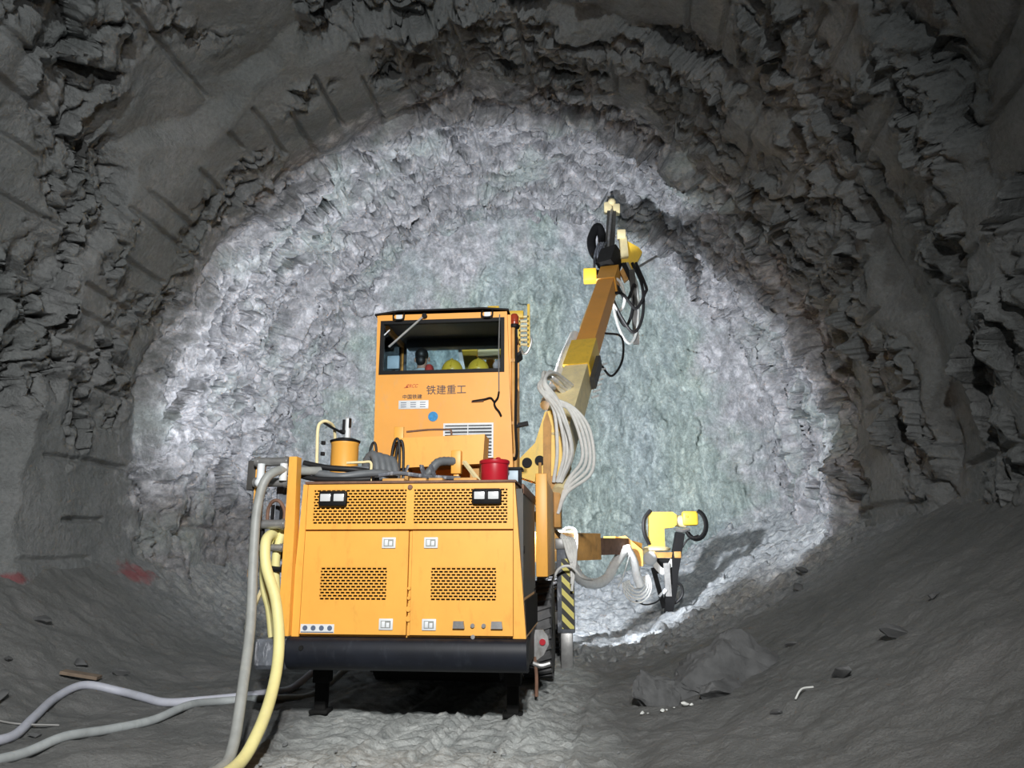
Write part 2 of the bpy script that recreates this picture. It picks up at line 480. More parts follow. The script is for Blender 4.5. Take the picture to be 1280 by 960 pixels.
M['hosedark'] = plain('dark_grey_hose', (0.12, 0.13, 0.14), 0.5, var=0.15, vscale=10)
M['hoseyellow'] = plain('pale_yellow_hose', (0.72, 0.66, 0.30), 0.5, var=0.07, vscale=8, dirt=(0.60, 0.57, 0.42), dirt_amt=0.4)
M['hoselav'] = plain('pale_lavender_hose', (0.50, 0.52, 0.60), 0.55, var=0.07, vscale=8, dirt=(0.42, 0.42, 0.38), dirt_amt=0.4)
M['hoseash'] = plain('ash_grey_hose', (0.36, 0.39, 0.40), 0.6, var=0.12, vscale=8, dirt=(0.16, 0.17, 0.16), dirt_amt=0.5)
M['hosewhite'] = plain('white_sleeved_hose', (0.72, 0.72, 0.70), 0.6, var=0.12, vscale=12)
M['hoseblack'] = plain('black_hose', (0.016, 0.016, 0.017), 0.5, var=0.2, spec=0.25)
M['bucket'] = plain('red_plastic', (0.40, 0.010, 0.022), 0.35, var=0.08)
M['blue'] = plain('blue_sticker', (0.015, 0.22, 0.50), 0.4, var=0.35, vscale=40)
M['ink'] = plain('dark_lettering', (0.075, 0.060, 0.075), 0.6)
M['redink'] = plain('red_lettering', (0.55, 0.10, 0.03), 0.5)
M['gauge'] = plain('blue_grey_print', (0.10, 0.13, 0.20), 0.4)
M['beacon'] = plain('amber_red_beacon', (0.30, 0.045, 0.02), 0.25)
M['cabdark'] = plain('dark_cab_lining', (0.060, 0.070, 0.085), 0.6)  # lightened towards blue-grey to stand in for reflections in the window glass
M['skin'] = plain('skin', (0.42, 0.26, 0.19), 0.55)
M['hair'] = plain('black_hair', (0.012, 0.011, 0.011), 0.5)
M['jacket'] = plain('pale_blue_grey_jacket', (0.40, 0.48, 0.52), 0.8)
M['trousers'] = plain('dark_trousers', (0.05, 0.055, 0.07), 0.85)
M['vest'] = plain('red_vest', (0.55, 0.06, 0.05), 0.7)
M['helmet'] = plain('yellow_helmet', (0.70, 0.50, 0.05), 0.35)
M['pinkbag'] = plain('pale_bag_fabric', (0.62, 0.56, 0.58), 0.7)
M['stone'] = plain('grey_stone', (0.24, 0.25, 0.255), 0.85, var=0.3, vscale=9, bump_s=0.5)
M['stonedark'] = plain('dark_grey_stone', (0.10, 0.103, 0.106), 0.85, var=0.3, vscale=4, bump_s=0.5)
M['stonepale'] = plain('pale_stone', (0.72, 0.74, 0.72), 0.8, var=0.15, vscale=9)
M['wire'] = plain('thin_steel_wire', (0.45, 0.45, 0.44), 0.4, metal=0.5)
M['wood'] = plain('weathered_brown_board', (0.20, 0.15, 0.11), 0.8, var=0.3)
M['toolbox'] = plain('pale_blue_case', (0.36, 0.45, 0.52), 0.5)


def lens_material():
    m, t, b = nt('lamp_lens')
    b.inputs['Base Color'].default_value = (0.82, 0.84, 0.86, 1); b.inputs['Roughness'].default_value = 0.15
    b.inputs['Metallic'].default_value = 0.3
    return m


def glass_material():
    m, t, b = nt('cab_glass')
    tr = t.nodes.new('ShaderNodeBsdfTransparent'); tr.inputs[0].default_value = (0.86, 0.92, 0.95, 1)
    gl = t.nodes.new('ShaderNodeBsdfGlossy'); gl.inputs['Roughness'].default_value = 0.03
    fr = t.nodes.new('ShaderNodeFresnel'); fr.inputs[0].default_value = 1.5
    mx = t.nodes.new('ShaderNodeMixShader')
    t.links.new(fr.outputs[0], mx.inputs[0]); t.links.new(tr.outputs[0], mx.inputs[1]); t.links.new(gl.outputs[0], mx.inputs[2])
    t.links.new(mx.outputs[0], t.nodes['Material Output'].inputs['Surface'])
    return m


M['lens'] = lens_material(); M['glass'] = glass_material()

# ------------------------------------------------------------------ mesh builder
WORLD = {}                     # object -> its world origin


def cr(points, k=8):
    """Catmull-Rom through the points."""
    P = [Vector(p) for p in points]
    P = [P[0] * 2 - P[1]] + P + [P[-1] * 2 - P[-2]]
    out = []
    for i in range(1, len(P) - 2):
        a, b, c, d = P[i - 1], P[i], P[i + 1], P[i + 2]
        for j in range(k):
            t = j / k
            out.append(0.5 * (2 * b + (c - a) * t + (2 * a - 5 * b + 4 * c - d) * t * t + (3 * b - a - 3 * c + d) * t ** 3))
    out.append(P[-2])
    return out


class MB:
    def __init__(self):
        self.v, self.f = [], []

    def add(self, vs, fs):
        n = len(self.v)
        self.v += [Vector(q) for q in vs]
        self.f += [[n + i for i in f] for f in fs]
        return self

    def box(self, x0, x1, y0, y1, z0, z1, bev=0.0, mat=None):
        lo = (min(x0, x1), min(y0, y1), min(z0, z1)); hi = (max(x0, x1), max(y0, y1), max(z0, z1))
        bev = min(bev, 0.45 * min(hi[i] - lo[i] for i in range(3)))
        if bev <= 0:
            vs = [(a, b, c) for a in (lo[0], hi[0]) for b in (lo[1], hi[1]) for c in (lo[2], hi[2])]
            fs = [(0, 1, 3, 2), (4, 6, 7, 5), (0, 4, 5, 1), (2, 3, 7, 6), (0, 2, 6, 4), (1, 5, 7, 3)]
        else:
            bm = bmesh.new(); bmesh.ops.create_cube(bm, size=1)
            for q in bm.verts:
                q.co = Vector([lo[i] + (q.co[i] + 0.5) * (hi[i] - lo[i]) for i in range(3)])
            bmesh.ops.bevel(bm, geom=bm.edges[:], offset=bev, segments=2, affect='EDGES', profile=0.5)
            bm.verts.index_update()
            vs = [q.co.copy() for q in bm.verts]; fs = [[q.index for q in f.verts] for f in bm.faces]
            bm.free()
        if mat is not None:
            vs = [mat @ Vector(q) for q in vs]
        return self.add(vs, fs)

    def beam(self, p0, p1, w, h, up=(0, 0, 1), bev=0.01, w2=None, h2=None):
        """Rectangular bar from p0 to p1; can taper."""
        p0, p1 = Vector(p0), Vector(p1)
        d = (p1 - p0).normalized(); s = d.cross(Vector(up)).normalized(); u = s.cross(d)
        w2 = w if w2 is None else w2; h2 = h if h2 is None else h2
        L = (p1 - p0).length
        n = len(self.v)
        self.box(-0.5, 0.5, 0, L, -0.5, 0.5, 0)
        for i in range(n, len(self.v)):
            q = self.v[i]; t = q.y / L
            ww = w + (w2 - w) * t; hh = h + (h2 - h) * t
            self.v[i] = p0 + s * (q.x * ww) + d * q.y + u * (q.z * hh)
        return self

    def cyl(self, p0, p1, r, n=14, r2=None, caps=True):
        p0, p1 = Vector(p0), Vector(p1); r2 = r if r2 is None else r2
        d = (p1 - p0).normalized(); a = d.orthogonal().normalized(); b = d.cross(a)
        vs = []
        for p, rr in ((p0, r), (p1, r2)):
            vs += [p + (a * math.cos(2 * math.pi * i / n) + b * math.sin(2 * math.pi * i / n)) * rr for i in range(n)]
        fs = [(i, (i + 1) % n, n + (i + 1) % n, n + i) for i in range(n)]
        if caps:
            fs += [tuple(range(n - 1, -1, -1)), tuple(range(n, 2 * n))]
        return self.add(vs, fs)

    def tube(self, path, r, n=8, ripple=0.0):
        P = [Vector(p) for p in path]
        d = (P[1] - P[0]).normalized(); a = d.orthogonal().normalized()
        vs = []
        for i, p in enumerate(P):
            t = (P[min(i + 1, len(P) - 1)] - P[max(i - 1, 0)]).normalized()
            a = (a - t * a.dot(t)).normalized(); b = t.cross(a)
            rr = r * (1 + (ripple if i % 2 else -ripple))
            vs += [p + (a * math.cos(2 * math.pi * k / n) + b * math.sin(2 * math.pi * k / n)) * rr for k in range(n)]
        fs = []
        for i in range(len(P) - 1):
            for k in range(n):
                fs.append((i * n + k, i * n + (k + 1) % n, (i + 1) * n + (k + 1) % n, (i + 1) * n + k))
        fs += [tuple(range(n - 1, -1, -1)), tuple(range((len(P) - 1) * n, len(P) * n))]
        return self.add(vs, fs)

    def hose(self, pts, r, n=8, k=8, ripple=0.0):
        return self.tube(cr(pts, k), r, n, ripple)

    def prism(self, poly, y0, y1, axis='y'):
        """Polygon in (x,z) pushed along y, in (y,z) along x, or in (x,y) along z."""
        def mk(a, b, c):
            return {'y': (a, c, b), 'x': (c, a, b), 'z': (a, b, c)}[axis]
        n = len(poly)
        vs = [mk(a, b, y0) for a, b in poly] + [mk(a, b, y1) for a, b in poly]
        fs = [tuple(range(n - 1, -1, -1)), tuple(range(n, 2 * n))] + [(i, (i + 1) % n, n + (i + 1) % n, n + i) for i in range(n)]
        return self.add(vs, fs)

    def lathe(self, prof, origin, axis=(0, 0, 1), n=24):
        """prof: list of (radius, height) along the axis."""
        o = Vector(origin); d = Vector(axis).normalized(); a = d.orthogonal().normalized(); b = d.cross(a)
        vs = []
        for r, h in prof:
            vs += [o + d * h + (a * math.cos(2 * math.pi * i / n) + b * math.sin(2 * math.pi * i / n)) * r for i in range(n)]
        m = len(prof)
        fs = [(j * n + i, j * n + (i + 1) % n, (j + 1) * n + (i + 1) % n, (j + 1) * n + i) for j in range(m - 1) for i in range(n)]
        fs += [tuple(range(n - 1, -1, -1)), tuple(range((m - 1) * n, m * n))]
        return self.add(vs, fs)

    def sphere(self, c, r, n=14, m=8, half=False):
        c = Vector(c); rx, ry, rz = r if isinstance(r, tuple) else (r, r, r)
        prof = []
        for j in range(m + 1):
            a = (math.pi / 2) * (j / m) if half else -math.pi / 2 + math.pi * j / m
            prof.append((max(math.cos(a), 0.02), math.sin(a)))
        k = len(self.v)
        self.lathe(prof, (0, 0, 0), n=n)
        for i in range(k, len(self.v)):
            q = self.v[i]; self.v[i] = c + Vector((q.x * rx, q.y * ry, q.z * rz))
        return self

    def build(self, name, mat, parent=None, smooth_deg=38, label=None):
        lo = Vector([min(q[i] for q in self.v) for i in range(3)]); hi = Vector([max(q[i] for q in self.v) for i in range(3)])
        o = Vector(((lo.x + hi.x) / 2, (lo.y + hi.y) / 2, lo.z))
        me = bpy.data.meshes.new(name)
        me.from_pydata([tuple(q - o) for q in self.v], [], self.f)
        bm = bmesh.new(); bm.from_mesh(me); bmesh.ops.recalc_face_normals(bm, faces=bm.faces[:]); bm.to_mesh(me); bm.free()
        me.materials.append(M[mat] if isinstance(mat, str) else mat)
        me.polygons.foreach_set('use_smooth', [True] * len(me.polygons))
        me.set_sharp_from_angle(angle=R(smooth_deg))
        return link(name, me, o, parent, label)


def link(name, me, o, parent=None, label=None):
    ob = bpy.data.objects.new(name, me); C.objects.link(ob)
    o = Vector(o)
    WORLD[ob] = o
    if parent is not None:
        ob.parent = parent; ob.location = o - WORLD[parent]
    else:
        ob.location = o
    if label:
        ob['label'] = label
    return ob


def again(src, o, parent, rot=None):
    """Another piece that shares its mesh."""
    ob = link(src.name.split('.')[0], src.data, o, parent)
    if rot:
        ob.rotation_euler = rot
    return ob


def thing(name, loc, label, cat, group=None):
    e = bpy.data.objects.new(name, None); C.objects.link(e)
    e.empty_display_size = 0.2
    e.location = loc; WORLD[e] = Vector(loc)
    return tag(e, label, cat, group)


def tag(o, label, cat, group=None):
    o['label'] = label; o['category'] = cat
    if group:
        o['group'] = group
    return o


def text(name, body, x, z, y, height, mat, parent, width=None, shear=0.0):
    """Flat lettering on a plane facing the camera (-Y), lower left corner at x, z."""
    cu = bpy.data.curves.new(name, 'FONT'); cu.body = body; cu.size = 1.0; cu.extrude = 0.006; cu.shear = shear
    tmp = bpy.data.objects.new(name, cu); C.objects.link(tmp)
    dg = bpy.context.evaluated_depsgraph_get()
    me = bpy.data.meshes.new_from_object(tmp.evaluated_get(dg))
    bpy.data.objects.remove(tmp); bpy.data.curves.remove(cu)
    n = len(me.vertices); co = np.empty(n * 3, np.float32); me.vertices.foreach_get('co', co); co = co.reshape(-1, 3)
    lo, hi = co.min(0), co.max(0)
    sz = height / (hi[1] - lo[1]); sx = sz if width is None else width / (hi[0] - lo[0])
    new = np.stack([(co[:, 0] - lo[0]) * sx, -co[:, 2], (co[:, 1] - lo[1]) * sz], -1)
    me.vertices.foreach_set('co', new.astype(np.float32).ravel()); me.update()
    me.materials.clear(); me.materials.append(M[mat])
    me.name = name
    return link(name, me, (x, y, z), parent)

# ------------------------------------------------------------------ drilling rig
J = thing('drilling_rig', (-1.72, 10.5, 0), 'orange two-boom drilling rig with cab standing before the tunnel face', 'drilling rig')
YR = 7.2
# housing of the power pack
MB().prism([(-2.865, 0.84), (-0.60, 0.84), (-0.70, 2.30), (-2.82, 2.30)], 7.26, 9.0).build('engine_housing', 'orange', J)
MB().box(-2.80, -0.68, YR - 0.02, 9.0, 2.30, 2.325, 0.006).build('deck_plate', 'rust', J)
MB().prism([(-2.875, 0.85), (-2.775, 0.85), (-2.775, 2.298), (-2.82, 2.298)], YR, 7.26).build('corner_post', 'orange', J)
MB().prism([(-0.705, 0.85), (-0.59, 0.85), (-0.695, 2.298), (-0.705, 2.298)], YR, 7.30).build('corner_post', 'orange', J)
MB().box(-1.715, -1.70 + 0.005, YR, 7.26, 0.87, 1.835).build('door_post', 'orange', J)


def perforated(x0, x1, z0, z1, y, nx, nz, parent):
    """Sheet with staggered oblong slots."""
    m = MB(); dz = (z1 - z0) / nz; dx = (x1 - x0) / nx
    for j in range(nz + 1):
        m.box(x0, x1, y, y + 0.008, z0 + j * dz - dz * 0.21, z0 + j * dz + dz * 0.21)
    for j in range(nz):
        off = 0.5 * dx if j % 2 else 0
        for i in range(nx + 1):
            c = x0 + i * dx + off
            if c > x1 + 1e-6:
                continue
            m.box(max(x0, c - dx * 0.13), min(x1, c + dx * 0.13), y + 0.0005, y + 0.0075, z0 + j * dz + dz * 0.2, z0 + (j + 1) * dz - dz * 0.2)
    return m.build('vent_grille', 'orange', parent)


def sheet(x0, x1, z0, z1, holes, y0, y1):
    """Plate with rectangular openings side by side."""
    m = MB()
    xs = [x0]
    hz0, hz1 = holes[0][2], holes[0][3]
    m.box(x0, x1, y0, y1, z0, hz0); m.box(x0, x1, y0, y1, hz1, z1)
    cur = x0
    for a, b, _, _ in holes:
        m.box(cur, a, y0, y1, hz0, hz1); cur = b
    m.box(cur, x1, y0, y1, hz0, hz1)
    return m


def latch_mesh():
    m = MB()
    m.box(-0.065, 0.065, -0.012, 0.0, -0.055, 0.055, 0.005)
    return m


vp = sheet(-2.77, -0.71, 1.855, 2.295, [(-2.705, -1.765, 1.905, 2.245), (-1.690, -0.765, 1.905, 2.245)], YR, 7.225).build('vent_panel', 'orange', J)
for a, b in ((-2.705, -1.765), (-1.690, -0.765)):
    perforated(a, b, 1.905, 2.245, YR + 0.003, 19, 12, vp)
    MB().box(a - 0.01, b + 0.01, 7.24, 7.25, 1.895, 2.255).build('grille_backing', 'chassis', vp)
MB().cyl((-1.728, YR, 2.262), (-1.728, YR - 0.02, 2.262), 0.024, 12).build('bolt', 'rust', vp)

for a, b, g0, g1, lx in ((-2.765, -1.728, -2.59, -1.93, -1.92), (-1.69, -0.712, -1.50, -0.87, -1.505)):
    d = sheet(a, b, 0.875, 1.838, [(g0, g1, 1.185, 1.495)], YR - 0.012, 7.235).build('engine_door', 'orange', J)
    perforated(g0, g1, 1.185, 1.495, YR - 0.009, 13, 11, d)
    MB().box(g0 - 0.01, g1 + 0.01, 7.24, 7.25, 1.175, 1.505).build('grille_backing', 'chassis', d)
    for z in (1.725, 0.97):
        m = MB(); m.box(lx - 0.068, lx + 0.068, YR - 0.028, YR - 0.012, z - 0.052, z + 0.052, 0.006)
        m.build('latch', 'white', d, label='white metal paddle latch')
        MB().box(lx - 0.048, lx + 0.048, YR - 0.031, YR - 0.024, z - 0.034, z + 0.034).build('latch_recess', 'hosegrey', d)
        MB().box(lx - 0.040, lx - 0.006, YR - 0.038, YR - 0.028, z - 0.028, z + 0.028, 0.004).build('latch_paddle', 'white', d)
        MB().box(lx + 0.004, lx + 0.036, YR - 0.036, YR - 0.028, z - 0.028, z + 0.016, 0.004).build('latch_paddle', 'white', d)
    if a < -2:
        s = MB().box(-2.755, -2.425, YR - 0.016, YR - 0.012, 0.885, 0.965).build('sticker', 'white', d, label='white sticker with four dial symbols')
        for i in range(4):
            MB().cyl((-2.71 + i * 0.081, YR - 0.016, 0.93), (-2.71 + i * 0.081, YR - 0.020, 0.93), 0.024, 14).build('dial_symbol', 'gauge', d)
        MB().box(-2.75, -2.43, YR - 0.019, YR - 0.016, 0.889, 0.897).build('sticker_line', 'gauge', d)
    else:
        for x in (-1.22, -0.86):
            MB().prism([(x - 0.055, 0.94), (x + 0.055, 0.94), (x + 0.045, 1.005), (x - 0.05, 1.005)], YR - 0.05, YR - 0.012).build('hinge_clamp', 'steel', d)
        for x, z in ((-1.09, 0.965), (-0.985, 0.965), (-1.085, 0.865)):
            MB().cyl((x, YR - 0.012, z), (x, YR - 0.035, z), 0.02, 10).build('bolt', 'steel', d)
for z in (1.30, 1.21, 1.11, 1.02):
    MB().cyl((-1.708, YR, z), (-1.708, YR - 0.02, z), 0.016 if z > 1.15 else 0.026, 10).build('bolt', 'orange', J)

# twin rear lamps
for cx, cz in ((-2.50, 2.155), (-0.965, 2.165)):
    lamp = MB().box(cx - 0.145, cx + 0.145, YR - 0.055, YR + 0.002, cz - 0.08, cz + 0.075, 0.028).build('tail_lamp', 'black', J)
    for s in (-1, 1):
        MB().box(cx + s * 0.068 - 0.052, cx + s * 0.068 + 0.052, YR - 0.065, YR - 0.05, cz - 0.03, cz + 0.045, 0.008).build('lamp_lens', 'lens', lamp)
        MB().box(cx + s * 0.068 - 0.058, cx + s * 0.068 + 0.058, YR - 0.075, YR - 0.05, cz + 0.045, cz + 0.056, 0.004).build('lamp_hood', 'black', lamp)

# bumper: rounded black beam, scuffed block on its left end
prof = [(7.42, 0.845), (7.14, 0.845), (7.10, 0.81), (7.085, 0.72), (7.10, 0.64), (7.15, 0.58), (7.24, 0.545), (7.42, 0.53)]
bp = MB().prism(prof, -2.86, -0.58, 'x').build('bumper', 'bumper', J, 60)
MB().prism([(7.46, 0.83), (7.12, 0.83), (7.095, 0.80), (7.095, 0.60), (7.13, 0.56), (7.46, 0.55)], -3.15, -2.862, 'x').build('bumper_end', 'worn', bp, label='scuffed grey end block of the bumper')
MB().cyl((-2.70, 7.10, 0.76), (-2.70, 7.075, 0.76), 0.022, 12).build('bolt', 'chassis', bp)
MB().box(-2.86, -0.60, 7.40, 7.60, 0.53, 0.80).build('bumper_bracket', 'chassis', bp)
# rear stabiliser legs, coloured black to sink into the shade under the rig
for x in (-2.83, -0.80):
    l = MB().box(x - 0.085, x + 0.085, 8.02, 8.19, 0.30, 0.92, 0.012).build('stabiliser_leg', 'chassis', J)
    MB().box(x - 0.06, x + 0.06, 8.045, 8.165, 0.02, 0.34, 0.01).build('inner_tube', 'chassis', l)
    MB().box(x - 0.10, x + 0.10, 8.0, 8.21, 0.0, 0.04, 0.012).build('foot_plate', 'chassis', l)
# chassis and forward body
MB().box(-2.45, -0.98, 7.6, 14.2, 0.52, 0.86, 0.02).build('chassis', 'chassis', J)
MB().prism([(8.3, 0.55), (8.7, 0.24), (12.6, 0.24), (13.0, 0.55)], -2.42, -1.0, 'x').build('underbody_shade_block', 'chassis', J)  # dark block added so the space under the rig goes black
MB().box(-2.6, -0.85, 10.5, 10.75, 0.50, 0.76, 0.02).build('axle', 'chassis', J)
MB().box(-2.40, -1.03, 9.0, 12.8, 0.86, 2.15, 0.02).build('machine_body', 'dull', J)
MB().box(-2.36, -1.08, 12.8, 14.0, 0.86, 1.55, 0.03).build('boom_pedestal', 'dull', J)
# right side: dark engine panel and the orange plate ahead of it
sp = MB().prism([(7.34, 1.20), (8.98, 1.20), (8.98, 2.22), (7.34, 2.25)], -0.70, -0.625, 'x').build('engine_panel', 'darkgrey', J)
MB().prism([(7.34, 0.86), (8.98, 0.86), (8.98, 1.18), (7.34, 1.18)], -0.72, -0.60, 'x').build('skirt_panel', 'chassis', J)
MB().box(-0.64, -0.615, 7.34, 8.98, 2.20, 2.30, 0.008).build('panel_rim', 'rust', sp)
MB().box(-0.66, -0.618, 7.40, 7.47, 1.62, 1.70, 0.01).build('panel_hinge', 'black', sp)
MB().box(-0.66, -0.618, 8.8, 8.9, 1.12, 1.24, 0.01).build('panel_hinge', 'black', sp)
MB().box(-0.615, -0.475, 9.0, 9.07, 1.36, 2.58, 0.01).box(-0.515, -0.475, 9.07, 10.9, 1.36, 2.50, 0.01).build('mudguard', 'orange', J)
MB().box(-2.96, -2.82, 9.0, 9.07, 1.36, 2.50, 0.01).box(-2.96, -2.92, 9.07, 10.9, 1.36, 2.45, 0.01).build('mudguard', 'orange', J)
MB().box(-0.70, -0.655, 10.9, 12.72, 1.30, 2.95, 0.01).build('light_block_plate', 'dull', J)  # plate added to cut off work light low on the right
MB().box(-2.80, -2.755, 10.9, 12.72, 1.30, 3.30, 0.01).build('light_block_plate', 'dull', J)  # unseen plate, raised to keep work light off the lower left wall
MB().box(-2.76, -0.70, 10.3, 12.5, 2.15, 2.2, 0.01).build('boom_deck', 'chassis', J)


def wheel(cx, cy):
    r, w = 0.63, 0.40
    t = MB(); t.lathe([(0.34, -w * 0.45), (0.52, -w * 0.5), (r - 0.03, -w * 0.42), (r - 0.02, 0), (r - 0.03, w * 0.42), (0.52, w * 0.5), (0.34, w * 0.45)], (cx, cy, r), (1, 0, 0), 36)
    for k in range(30):
        a = 2 * math.pi * k / 30
        for s in (-1, 1):
            aa = a + (0.10 if s > 0 else 0)
            c = Vector((cx + s * w * 0.24, cy + math.cos(aa) * (r - 0.015), r + math.sin(aa) * (r - 0.015)))
            mt = Matrix.Translation(c) @ Matrix.Rotation(aa - math.pi / 2, 4, 'X') @ Matrix.Rotation(s * 0.35, 4, 'Z')
            t.box(-w * 0.24, w * 0.24, -0.028, 0.028, -0.03, 0.022, 0, mt)
    ob = t.build('tire', 'tire', J, 30)
    sgn = 1 if cx > -1.7 else -1
    MB().lathe([(0.36, -0.10), (0.36, 0.10), (0.33, 0.12), (0.30, 0.05), (0.12, 0.05), (0.12, 0.12), (0.02, 0.12)], (cx + sgn * 0.06, cy, r), (sgn, 0, 0), 24).build('rim', 'dull', ob)


for x in (-0.69, -2.75):
    for y in (10.63, 13.3):
        wheel(x, y)
# towing lug with a red reflector beside the bumper
h = MB().prism([(-0.70, 0.79), (-0.53, 0.79), (-0.47, 0.72), (-0.46, 0.63), (-0.52, 0.52), (-0.60, 0.46), (-0.70, 0.42)], 8.74, 8.80).build('towing_lug', 'steel', J)
MB().cyl((-0.53, 8.74, 0.66), (-0.53, 8.715, 0.66), 0.035, 14).build('reflector', 'bucket', h, label='small red round reflector')
MB().hose([(-0.66, 8.74, 0.44), (-0.55, 8.72, 0.41), (-0.45, 8.74, 0.43)], 0.028, 8).build('hook', 'steel', h)
MB().box(-0.72, -0.62, 8.0, 8.7, 0.50, 0.86, 0.02).build('frame_rail', 'darkgrey', J)
MB().hose([(-0.62, 8.75, 0.5), (-0.60, 8.72, 0.3), (-0.60, 8.7, 0.09)], 0.02, 8).build('hanging_chain', 'rust', J)

# outrigger jack with hazard stripes
def hazard_material():
    m, t, b = nt('hazard_stripes')
    g = t.nodes.new('ShaderNodeNewGeometry'); sx = N(t, 'ShaderNodeSeparateXYZ'); t.links.new(g.outputs['Position'], sx.inputs[0])
    a = N(t, 'ShaderNodeMath', operation='ADD'); t.links.new(sx.outputs['X'], a.inputs[0]); t.links.new(sx.outputs['Z'], a.inputs[1])
    k = N(t, 'ShaderNodeMath', operation='MULTIPLY'); t.links.new(a.outputs[0], k.inputs[0]); k.inputs[1].default_value = 5.4
    f = N(t, 'ShaderNodeMath', operation='FRACT'); t.links.new(k.outputs[0], f.inputs[0])
    gt = N(t, 'ShaderNodeMath', operation='GREATER_THAN'); t.links.new(f.outputs[0], gt.inputs[0]); gt.inputs[1].default_value = 0.5
    t.links.new(mixc(t, gt.outputs[0], (0.02, 0.02, 0.018), (0.70, 0.62, 0.16)), b.inputs['Base Color'])
    b.inputs['Roughness'].default_value = 0.5
    return m


M['hazard'] = hazard_material()
jk = MB().box(-0.47, -0.215, 11.40, 11.64, 0.50, 1.78, 0.012).build('outrigger_jack', 'worn', J)
MB().box(-0.40, -0.225, 11.385, 11.40, 0.56, 1.56).build('hazard_plate', 'hazard', jk, label='black and yellow hazard stripes')
MB().box(-0.49, -0.20, 11.38, 11.66, 1.70, 1.86, 0.015).build('jack_cap', 'steel', jk)
MB().box(-0.425, -0.25, 11.43, 11.60, 0.0, 0.55, 0.01).build('inner_tube', 'steel', jk)
MB().box(-0.70, -0.45, 11.42, 11.62, 0.62, 0.80, 0.01).build('jack_arm', 'darkgrey', jk)
MB().box(-0.70, -0.45, 11.42, 11.62, 1.3, 1.5, 0.01).build('jack_arm', 'darkgrey', jk)
jl = MB().box(-3.22, -2.97, 11.40, 11.64, 0.50, 1.78, 0.012).build('outrigger_jack', 'worn', J)
MB().box(-3.19, -3.0, 11.43, 11.60, 0.0, 0.55, 0.01).build('inner_tube', 'steel', jl)
MB().box(-2.98, -2.7, 11.42, 11.62, 0.62, 0.80, 0.01).build('jack_arm', 'darkgrey', jl)

# work lamps on the front deck (bodies of the work lamp and the added face light)
for x in (-1.7, -1.2):
    w = MB().box(x - 0.14, x + 0.14, 11.38, 11.50, 3.20, 3.44, 0.02).build('work_lamp', 'black', J)
    MB().beam((x, 11.44, 2.2), (x, 11.44, 3.22), 0.05, 0.05, (0, 1, 0)).build('lamp_post', 'darkgrey', w)
    MB().box(x - 0.11, x + 0.11, 11.50, 11.512, 3.23, 3.41).build('lamp_lens', 'lens', w)

# ------------------------------------------------------------------ cab
cab = MB().box(-2.62, -0.90, 8.90, 10.15, 2.25, 2.32).build('cab_floor', 'orange2', J)
rw = MB().prism([(-2.60, 2.20), (-0.86, 2.20), (-0.925, 3.84), (-2.625, 3.84)], 8.88, 8.94).build('cab_wall', 'orange2', J)
MB().prism([(-2.63, 4.53), (-0.95, 4.53), (-0.955, 4.625), (-2.64, 4.625)], 8.88, 8.94).prism([(-2.625, 3.84), (-2.575, 3.84), (-2.585, 4.53), (-2.635, 4.53)], 8.88, 8.94).prism([(-0.985, 3.84), (-0.925, 3.84), (-0.95, 4.53), (-1.0, 4.53)], 8.88, 8.94).build('cab_window_frame', 'orange2', J)
x0, x1, z0, z1 = -2.585, -0.985, 3.835, 4.545
m = MB(); t_ = 0.045
m.box(x0, x1, 8.865, 8.93, z0, z0 + t_); m.box(x0, x1, 8.865, 8.93, z1 - t_, z1); m.box(x0, x0 + t_, 8.865, 8.93, z0 + t_, z1 - t_); m.box(x1 - t_, x1, 8.865, 8.93, z0 + t_, z1 - t_)
rwin = m.build('cab_window', 'black', J)
MB().box(x0 + t_, x1 - t_, 8.898, 8.904, z0 + t_, z1 - t_).build('window_pane', 'glass', rwin)
# side walls, front wall and their windows
for nm, xa, xb in (('l', -2.63, -2.58), ('r', -0.96, -0.91)):
    sw = MB().box(xa, xb, 8.94, 10.15, 2.25, 3.84, 0).box(xa, xb, 8.94, 9.02, 3.84, 4.6, 0).box(xa, xb, 10.07, 10.15, 3.84, 4.6, 0).box(xa, xb, 9.02, 10.07, 4.53, 4.6, 0).build('cab_wall', 'orange2', J)
    MB().box((xa + xb) / 2 - 0.003, (xa + xb) / 2 + 0.003, 9.02, 10.07, 3.84, 4.53).build('window_pane', 'glass', sw)
fw = MB().box(-2.62, -0.92, 10.10, 10.15, 2.25, 3.75).box(-2.62, -0.92, 10.10, 10.15, 4.57, 4.60).box(-2.62, -2.55, 10.10, 10.15, 3.75, 4.57).box(-0.99, -0.92, 10.10, 10.15, 3.75, 4.57).build('cab_wall', 'cabdark', J)
MB().box(-2.55, -0.99, 10.12, 10.126, 3.75, 4.57).build('window_pane', 'glass', fw)
MB().beam((-1.62, 10.09, 3.75), (-1.78, 10.09, 4.57), 0.05, 0.04, (0, 1, 0)).build('window_bar', 'white', fw)
MB().prism([(-2.66, 4.615), (-2.35, 4.655), (-1.25, 4.66), (-0.93, 4.63), (-0.93, 4.65), (-1.25, 4.68), (-2.35, 4.675), (-2.66, 4.635)], 8.84, 10.22).build('cab_roof', 'black', J)
MB().box(-2.57, -0.97, 8.96, 10.1, 4.585, 4.61).build('headliner', 'cabdark', J)
# roof console and blind hanging under the roof
MB().box(-2.5, -1.02, 9.85, 10.05, 4.46, 4.585, 0.03).build('roof_console', 'cabdark', J)
